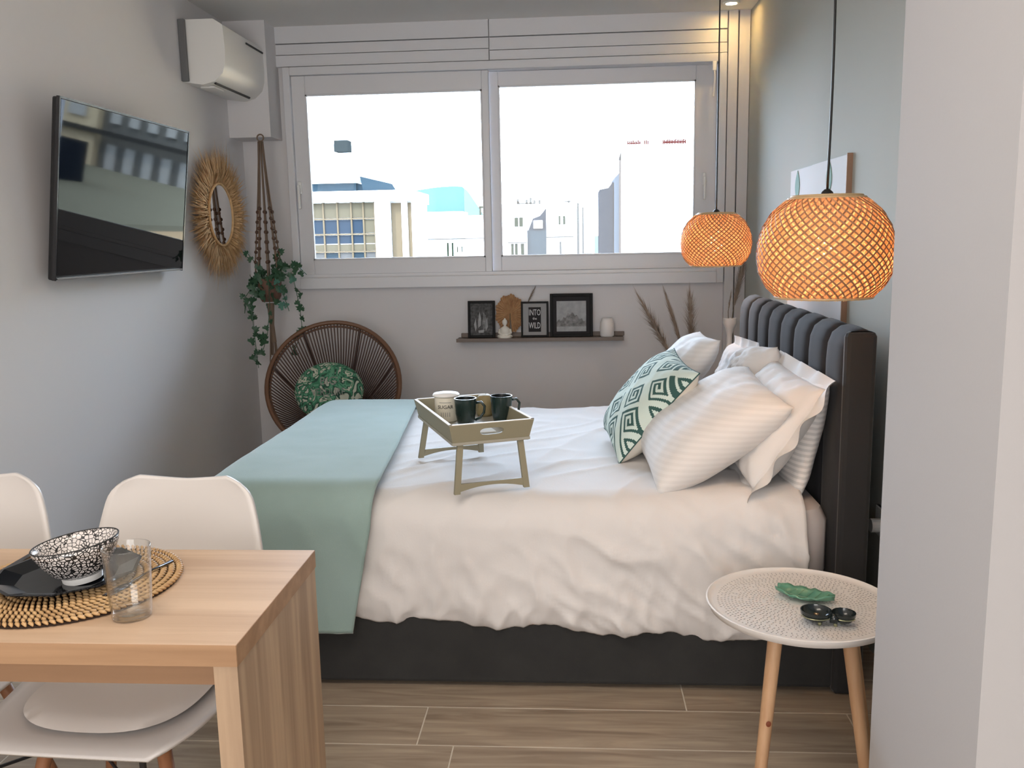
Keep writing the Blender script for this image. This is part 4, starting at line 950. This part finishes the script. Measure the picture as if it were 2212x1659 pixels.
def mug(x, y, ha, label):
    t = thing('mug', label, 'mug', (x, y, TZ))
    m = MB(); m.lathe([(.020, 0), (.025, .002), (.027, .010), (.033, .040), (.0355, .085), (.0355, .088), (.033, .088), (.0325, .082), (.030, .04), (.022, .010), (0, .008)], (x, y, TZ), 32, mis=[0]*6+[1]*4+[1]); part('body', m, [M['mug'], M['mugin']], t, smooth='auto')
    d = Vector((math.cos(ha), math.sin(ha), 0)); m = MB()
    m.tube([Vector((x, y, TZ)) + d*r_ + Vector((0, 0, z)) for r_, z in ((.033, .072), (.050, .074), (.061, .060), (.058, .040), (.046, .024), (.030, .016))], .0042, 8); part('handle', m, M['mug'], t, smooth=True)
mug(-.343, 2.770, R(5), 'dark green mug next to the sugar jar')
mug(-.232, 2.812, R(20), 'dark green mug at the right end of the tray')
m = MB(); m.lathe([(.024, 0), (.027, .01), (.024, .03), (.027, .055), (.020, .068), (.0, .07)], (-.298, 2.93, TZ), 14)
single('brown_tea_tin', m, M['gold'], 'small mottled gold-brown pot behind the two mugs', 'jar', smooth=True)
c_ = [tl(-.055, -.13), tl(.045, -.13), tl(.045, .02), tl(-.055, .02)]
m = MB(); m.hexa([(x, y, TZ) for x, y in c_], [(x, y, TZ+.003) for x, y in c_]); single('paper_napkin', m, M['paper'], 'folded white napkin lying flat in the tray', 'napkin')

# ------------------------------------------------------------------ pendant lamps
def lamp(x, y, zt, zb_, Rm, label, wob):
    H = zt-zb_; t = thing('pendant_lamp', label, 'pendant lamp', (x, y, zb_), group=None)
    def prof(s):  # s 0 top .. 1 bottom -> radius, z
        if s < .08: return Rm*(.46+.0*s), zt
        a = (s-.08)/.92; r_ = np.interp(a, [0, .08, .2, .35, .5, .65, .8, .92, 1], [.47, .62, .80, .93, .985, 1.0, .95, .83, .66])*Rm
        return r_, zt - H*(a**1.0)
    def pr2(a): return float(np.interp(a, [0, .05, .15, .3, .45, .6, .75, .88, .96, 1], [.50, .62, .79, .92, .985, 1.0, .965, .87, .76, .70]))*Rm
    def ribbon(mb, f, wd, n, off, mi_=0):
        P = []
        for i in range(n+1):
            q = i/n; ang, a = f(q); r_ = pr2(a)+off+.0005*math.sin(i*PI*.5+off*900); z = zt-.006-(H-.012)*a
            d = Vector((math.cos(ang), math.sin(ang), 0)); P.append(Vector((x, y, z))+d*r_)
        V = []; 
        for i, p in enumerate(P):
            tg = (P[min(i+1, n)]-P[max(i-1, 0)]).normalized(); d = Vector((p.x-x, p.y-y, 0)).normalized(); sdv = tg.cross(d).normalized()*wd/2
            V += [p-sdv, p+sdv]
        mb.add(V, [(2*i, 2*i+1, 2*i+3, 2*i+2) for i in range(n)], mi_)
    tw = R(105)
    for sg, off in ((1, -.0032), (-1, -.0048)):                       # pale translucent lining strips
        mb = MB(); N = 34
        for k in range(N):
            a0 = 2*PI*k/N; ribbon(mb, lambda q: (a0+sg*tw*q, q), .0165*Rm/.165, 44, off)
        part('lining_strips', mb, M['bamboo'], t, fix=False, kind='stuff')
    for sg, off in ((1, .0010), (-1, -.0006)):                        # darker strands over them
        mb = MB(); N = 44
        for k in range(N):
            a0 = 2*PI*(k+.5)/N; ribbon(mb, lambda q: (a0+sg*tw*q, q), .0042*Rm/.165, 44, off)
        part('woven_strands', mb, M['strand'], t, fix=False, kind='stuff')
    m = MB()
    for a in (0, .02, 1): m.tube([(x+pr2(a)*math.cos(q), y+pr2(a)*math.sin(q), zt-.006-(H-.012)*a) for q in np.linspace(0, 2*PI, 48, endpoint=False)], .0044, 6, closed=True)
    part('rim', m, M['bamboorim'], t, smooth=True)
    m = MB()
    for q in (0, PI/2, PI, 3*PI/2): m.tube([(x, y, zt), (x+pr2(0)*math.cos(q+.4), y+pr2(0)*math.sin(q+.4), zt-.005)], .0022, 5)
    part('top_spokes', m, M['bamboorim'], t)
    m = MB(); m.lathe([(.006, .012), (.014, .005), (.018, -.01), (.018, -.07), (.015, -.075)], (x, y, zt), 16); part('socket', m, M['cable'], t, smooth='auto')
    bc = zt-.075
    m = MB(); m.lathe([(.012, 0), (.016, -.012), (.026, -.04), (.029, -.06), (.026, -.08), (.014, -.096), (.0, -.10)], (x, y, bc), 18); part('bulb', m, M['bulb'], t, smooth=True)
    m = MB(); zz = np.linspace(zt, ZC, 14); m.tube([(x+wob*math.sin((z-zt)*5)*.004, y, z) for z in zz], .0032, 6); part('cable', m, M['cable'], t, smooth=True)
    m = MB(); m.lathe([(.045, 0), (.045, -.02), (.01, -.028)], (x, y, ZC), 20); part('ceiling_rose', m, M['cable'], t, smooth='auto')
    ld = bpy.data.lights.new('bulb_light', 'POINT'); lo = bpy.data.objects.new('bulb_light', ld); COL.objects.link(lo); lo.parent = t
    lo.location = (0, 0, bc-.13-zb_); ld.energy = .50; ld.shadow_soft_size = .025; ld.color = (1, .70, .42)
    return t
lamp(.628, 2.30, 1.445, 1.187, .1655, 'big woven bamboo pendant lamp hanging nearest, by the headboard', 1)
lamp(.640, 4.10, 1.452, 1.210, .158, 'small-looking woven bamboo pendant lamp at the far end of the headboard by the window', 0)
# little warm downlight in the ceiling corner
dl = thing('ceiling_downlight', 'small round recessed downlight in the ceiling corner by the sage wall', 'downlight', (.84, 5.0, ZC-.012))
m = MB(); m.lathe([(.045, 0), (.042, -.006), (.030, -.006), (.030, -.001)], (.84, 5.0, ZC), 20); part('trim_ring', m, M['lid'], dl, smooth='auto')
m = MB(); m.lathe([(.029, -.003), (0, -.003)], (.84, 5.0, ZC), 20); part('lens', m, mat('lit_lens', (1, .9, .7), .5, emis=(1, .82, .5), estr=12), dl)
sl = bpy.data.lights.new('downlight_beam', 'SPOT'); slo = bpy.data.objects.new('downlight_beam', sl); COL.objects.link(slo); slo.parent = dl; slo.location = (0, 0, -.01); sl.energy = .3; sl.spot_size = R(100); sl.spot_blend = .8; sl.color = (1, .85, .55); sl.shadow_soft_size = .03

# ------------------------------------------------------------------ side table and dishes
sx, sy, sz = .555, 2.130, .452
st = thing('side_table', 'round white patterned side table on pine legs beside the bed', 'side table', (sx, sy, 0))
m = MB(); m.lathe([(.205, -.022), (.222, -.014), (.229, .0), (.230, .004), (.226, .005), (.222, .001), (.21, -.002), (0, -.002)], (sx, sy, sz), 64); part('table_top', m, M['tabletop'], st, smooth='auto')
m = MB(); rg = np.random.default_rng(5)
for rr in np.arange(.03, .205, .0085):
    nn = int(2*PI*rr/.011)
    for k in range(nn):
        if rg.random() < .12: continue
        a = 2*PI*k/nn + rr*40; L_ = rg.uniform(.0026, .0044); b_ = a+rg.uniform(-.6, .6); cx_, cy_ = sx+rr*math.cos(a), sy+rr*math.sin(a); z = sz-.0016
        dx, dy = math.cos(b_), math.sin(b_); m.add([(cx_-dx*L_, cy_-dy*L_, z), (cx_+dy*.0017, cy_-dx*.0017, z), (cx_+dx*L_, cy_+dy*L_, z), (cx_-dy*.0017, cy_+dx*.0017, z)], [(0, 1, 2, 3)])
part('punched_pattern', m, M['speck'], st, kind='stuff', fix=False)
m = MB(); m.tube([(sx, sy, sz-.03), (sx, sy, sz-.02)], .13, 24); part('leg_mount', m, M['pine'], st)
for a in (R(232), R(308), R(20)):
    tp = Vector((sx+.135*math.cos(a), sy+.135*math.sin(a), sz-.02)); bt = Vector((sx+.215*math.cos(a), sy+.215*math.sin(a), 0))
    m = MB(); m.tube([bt, tp], [.0135, .0175], 16); lg = part('leg', m, M['pine'], st, smooth='auto')
    if a < R(240) and a > R(200):
        p = tp.lerp(bt, .50); m = MB(); m.lathe([(.0062, 0), (.001, .0008)], (0, 0, 0), 12); m = xf(m, lambda x, y, z: (p.x+x+.002, p.y-.0172-z, p.z+y*1.2)); part('knot', m, M['knot'], lg)
# leaf dish
ld_ = []
for i in range(21):
    s_ = i/20; w_ = .036*math.sin(PI*min(1, s_*.93+.07))**.75*(1+.05*math.sin(i*2.2)); rowp = []
    for j in range(9):
        q = j/4-1; zz = .014*(abs(q)**1.6) + .010*(2*s_-1)**2 + .0022*math.sin(i*1.3+abs(q)*4)*abs(q)
        rowp.append(((s_-.5)*.138, q*w_, zz+.0045))
    ld_.append(rowp)
P = np.array(ld_); a = R(-28); cA, sA = math.cos(a), math.sin(a)
Q = P.copy(); Q[..., 0] = P[..., 0]*cA-P[..., 1]*sA+.570; Q[..., 1] = P[..., 0]*sA+P[..., 1]*cA+2.155; Q[..., 2] = P[..., 2]+sz-.002
m = MB(); m.grid(Q); lf = thing('leaf_dish', 'green leaf-shaped dish on the round side table', 'dish', (.57, 2.155, sz-.001)); o = part('dish_body', m, M['leafdish'], lf, smooth=True, fix=False); md = o.modifiers.new('t', 'SOLIDIFY'); md.thickness = .004; md.offset = -1
m = MB(); m.tube([tuple(Q[i][4]+np.array([0, 0, .001])) for i in range(0, 21)], .0012, 5)
for i in range(4, 18, 3):
    for j in (1, 7): m.tube([tuple(Q[i][4]+np.array([0, 0, .001])), tuple(Q[min(i+2, 20)][j]+np.array([0, 0, .001]))], .0008, 4)
part('vein', m, mat('pale_vein', (.16, .30, .18), .4), lf)
bd = thing('double_dish', 'black twin-lobed dish on gold dots on the side table', 'dish', (.585, 2.015, sz))
for (bx, by, r_) in ((.562, 2.022, .036), (.622, 2.010, .027)):
    m = MB(); m.lathe([(.008, .004), (r_*.7, .010), (r_*.98, .022), (r_, .030), (r_*.94, .030), (r_*.85, .020), (r_*.5, .012), (0, .009)], (bx, by, sz-.002), 24); q = part('bowl', m, M['blackdish'], bd, smooth='auto')
m = MB(); m.tube([(.590, 2.006, sz+.016), (.606, 2.000, sz+.015)], .012, 10); part('bridge', m, M['blackdish'], bd, smooth=True)
m = MB()
m.tube([(.562+.0365*math.cos(a), 2.022+.0365*math.sin(a), sz+.018) for a in np.linspace(R(190), R(310), 9)], .0012, 5); m.tube([(.622+.027*math.cos(a), 2.010+.027*math.sin(a), sz+.018) for a in np.linspace(R(230), R(320), 7)], .0012, 5); part('gold_line', m, M['goldrim'], bd)
m = MB()
for bx, by in ((.566, 2.004), (.600, 1.998), (.618, 2.014), (.552, 2.034)): m.lathe([(.0035, 0), (.0045, .004), (.0035, .008)], (bx, by, sz-.002), 10)
part('foot', m, M['goldrim'], bd)

# ------------------------------------------------------------------ dining table
dt = thing('dining_table', 'light oak dining table with slab ends in the foreground', 'table', (-1.3, 1.45, 0))
X1, Y0, Y1, Z1 = -.515, 1.243, 1.663, .750
m = MB(); m.box(-2.0+.115, X1, Y0, Y1, .716, Z1, mi=0); m.mi = [0]*6
part('table_top', m, [M['oakx']], dt)
m = MB(); m.box(-1.885, X1+.0006, Y0-.0012, Y0, .7155, Z1-.0004); m.box(X1, X1+.0012, Y0, Y1, .7155, Z1-.0004); part('edge_band', m, M['oakedge2'], dt)
m = MB(); m.box(X1-.038, X1-.0005, Y0+.0015, Y1-.0015, 0, .7155); part('end_panel', m, M['oakz'], dt)
m = MB(); m.box(-1.85, X1-.038, 1.300, 1.320, .655, .716); part('apron', m, M['apron'], dt)
m = MB(); m.box(-1.885, -1.85, Y0+.0015, Y1-.0015, 0, .7155); part('end_panel', m, M['oakz'], dt)
# placemat
px_, py_ = -.905, 1.475; PZ = .7505
pm = thing('placemat', 'round woven rattan placemat on the dining table', 'placemat', (px_, py_, PZ))
m = MB(); m.lathe([(.185, 0), (.186, .003), (.180, .004), (0, .004)], (px_, py_, PZ), 48); part('gap_shade_disc', m, M['matbase'], pm)  # dark disc puts the shade of the gaps between coils into colour
for ri, rr in enumerate(np.linspace(.030, .183, 12)):
    nn = int(2*PI*rr/.0105); m = MB()
    for k in range(nn):
        a = 2*PI*k/nn+ri*2.39; c_ = Vector((px_+rr*math.cos(a), py_+rr*math.sin(a), PZ+.0055)); rad = Vector((math.cos(a), math.sin(a), 0)); tg = Vector((-rad.y, rad.x, 0)); ax = (rad*.0062+tg*(.0046 if ri < 11 else .0056))
        m.tube([c_-ax, c_-ax*.4+Vector((0, 0, .0018)), c_+ax*.4+Vector((0, 0, .0018)), c_+ax], [.0014, .0035, .0035, .0014], 5)
    part('coil', m, M['coil'], pm, smooth=True, fix=False)
# plate, faceted
plx, ply = -.912, 1.478; zP = PZ+.0098
pt = thing('dinner_plate', 'glossy black dinner plate under the patterned bowl', 'plate', (plx, ply, zP))
m = MB(); m.lathe([(.060, 0), (.085, .002), (.122, .014), (.126, .017), (.120, .0175), (.086, .007), (0, .006)], (plx, ply, zP), 10); part('plate_body', m, M['plate'], pt)
# bowl (slightly tilted in the picture by lens only)
bx, by, bz = -.875, 1.462, zP+.0065
BS = .90
bo = thing('patterned_bowl', 'black and white patterned bowl stacked on the black plate', 'bowl', (bx, by, bz), (0, 0, 0))
m = MB(); BP = [(.034, .010), (.052, .022), (.068, .045), (.0785, .066), (.081, .0775), (.079, .078), (.075, .066), (.064, .044), (.046, .024), (.02, .016), (0, .015)]; m.lathe([(a_*BS, b_*BS) for a_, b_ in BP], (bx, by, bz), 48, mis=[0]*5+[1]*6); part('bowl_body', m, [M['bowl'], M['bowl_in']], bo, smooth=True)
m = MB(); m.lathe([(.030, 0), (.033, .0), (.034, .010), (.030, .012)], (bx, by, bz), 40); part('foot_ring', m, M['lid'], bo, smooth='auto', label='plain white foot ring')
m = MB(); m.tube([(bx+.080*BS*math.cos(a), by+.080*BS*math.sin(a), bz+.078*BS) for a in np.linspace(0, 2*PI, 48, endpoint=False)], .0013, 6, closed=True); part('rim', m, M['ink'], bo, smooth=True)
bo.rotation_euler = (0, R(-7), R(0))
# glass
gx, gy = -.728, 1.345
m = MB(); m.lathe([(.0285, .0005), (.030, .001), (.0315, .004), (.0345, .050), (.0375, .118), (.0373, .1195), (.0365, .1195), (.0362, .118), (.0332, .050), (.0300, .012), (.027, .0085), (0, .008)], (gx, gy, PZ), 48)
single('drinking_glass', m, M['tumbler'], 'clear empty tumbler standing on the table edge side of the placemat', 'glass', smooth=True)
# fork right, knife left
def fork(p0, p1, label):
    t = thing('fork', label, 'cutlery', p0); a = Vector(p0); b = Vector(p1); d = (b-a).normalized(); s_ = Vector((-d.y, d.x, 0))
    m = MB(); m.tube([a, a.lerp(b, .3)+Vector((0, 0, .003)), a.lerp(b, .62)+Vector((0, 0, .001))], [.0045, .003, .0025], 8, flat=.5); part('handle', m, M['cutlery'], t, smooth=True)
    m = MB(); c_ = a.lerp(b, .62)
    m.tube([c_, c_+d*.02], [.003, .010], 8, flat=.3)
    for k in (-1.5, -.5, .5, 1.5): m.tube([c_+d*.02+s_*k*.0048, c_+d*.062+s_*k*.0046], .0014, 5)
    part('tines', m, M['cutlery'], t, smooth=True)
fork((-.760, 1.565, PZ+.0125), (-.800, 1.392, PZ+.0125), 'dark metal fork on the right part of the placemat')
kn = thing('table_knife', 'dark table knife on the left edge of the placemat', 'cutlery', (-1.055, 1.53, PZ+.012))
m = MB(); m.tube([(-1.055, 1.50, PZ+.013), (-1.045, 1.40, PZ+.013)], .004, 8, flat=.6); part('handle', m, M['cutlery'], kn, smooth=True)
m = MB(); m.box(-1.062, -1.050, 1.50, 1.60, PZ+.012, PZ+.0132); part('blade', m, M['cutlery'], kn)

# ------------------------------------------------------------------ shell chairs
def shell_chair(x, y, ang, label, lift=0):
    t = thing('dining_chair', label, 'chair', (x, y, 0), (0, 0, ang), group=None)
    prof = [(-.235, .440), (-.215, .452), (-.15, .450), (0, .440), (.10, .443), (.165, .465), (.205, .510), (.235, .58), (.255, .66), (.268, .74), (.275, .80), (.277, .825)]
    hw = [.150, .185, .215, .232, .232, .228, .222, .212, .200, .186, .170, .135]
    up = [0, .006, .015, .030, .045, .060, .055, .030, .012, 0, 0, 0]      # side lift
    fwd = [0, 0, 0, 0, 0, .01, .03, .045, .045, .040, .034, .026]
    from_ = np.linspace(0, len(prof)-1, 40); P = []
    iy = np.array([p[0] for p in prof]); iz = np.array([p[1] for p in prof]); ix = np.arange(len(prof))
    def sm(arr, f): 
        a = np.interp(f, ix, arr); return (np.interp(f-.35, ix, arr)+2*a+np.interp(f+.35, ix, arr))/4
    Y = sm(iy, from_); Z = sm(iz, from_); HW = sm(np.array(hw), from_); UP = sm(np.array(up), from_); FW = sm(np.array(fwd), from_)
    for k in range(40):
        rowp = []
        topf = np.clip((from_[k]-9.4)/1.6, 0, 1)
        for s_ in np.linspace(-1, 1, 25):
            zz = Z[k] + UP[k]*abs(s_)**2.4 - topf*.012*math.cos(s_*PI*.5)**2*0 + topf*(.016*abs(s_)**1.5 - .05*max(0, abs(s_)-.75)**1.2*2)
            rowp.append((s_*HW[k], Y[k]-FW[k]*abs(s_)**2.2, zz))
        P.append(rowp)
    m = MB(); m.grid(np.array(P)); o = part('shell', m, M['whitegl'], t, smooth=True, local=True, fix=False); md = o.modifiers.new('t', 'SOLIDIFY'); md.thickness = .009; md.offset = 0
    # seat pad
    pd_ = []
    for i, q in enumerate(np.linspace(-1, 1, 16)):
        rowp = []
        for s_ in np.linspace(-1, 1, 16):
            rr = (abs(q)**3+abs(s_)**3)**(1/3); k_ = 1/max(1, rr) if rr > 0 else 1; e = max(0, 1-min(1, rr)**6)
            rowp.append((s_*k_*.175, -.02+q*k_*.165, .462+.012*abs(s_*k_)**2+.014*e**.5))
        pd_.append(rowp)
    m = MB(); m.grid(np.array(pd_)); part('seat_pad', m, M['pad'], t, smooth=True, local=True, fix=False)
    for ax, ay in ((-1, -1), (1, -1), (-1, 1), (1, 1)):
        m = MB(); m.tube([(ax*.21, ay*.20-.01, 0), (ax*.11, ay*.10-.01, .435)], [.009, .015], 12); part('leg', m, mat('beech', (.30, .13, .06), .5) if 'beechm' not in M else M['beechm'], t, smooth=True, local=True)
    m = MB(); m.box(-.12, .12, -.12, .11, .420, .436); m.tube([(-.17, -.16, .20), (.17, .14, .20)], .004, 6); m.tube([(.17, -.16, .20), (-.17, .14, .20)], .004, 6); m.box(-.005, .005, -.005, .005, .2, .43); part('under_frame', m, M['black'], t, local=True)
    return t
M['beechm'] = mat('beech', (.30, .13, .06), .5)
c1 = shell_chair(-.905, 1.66, R(-3), 'white shell chair facing the table, directly beyond its right half')
c2 = copy_tree(c1); c2.location = (-1.395, 1.68, 0); c2.rotation_euler = (0, 0, R(3)); c2['label'] = 'white shell chair at the left picture edge beyond the table'; ORG[c2.name] = (-1.395, 1.68, 0)
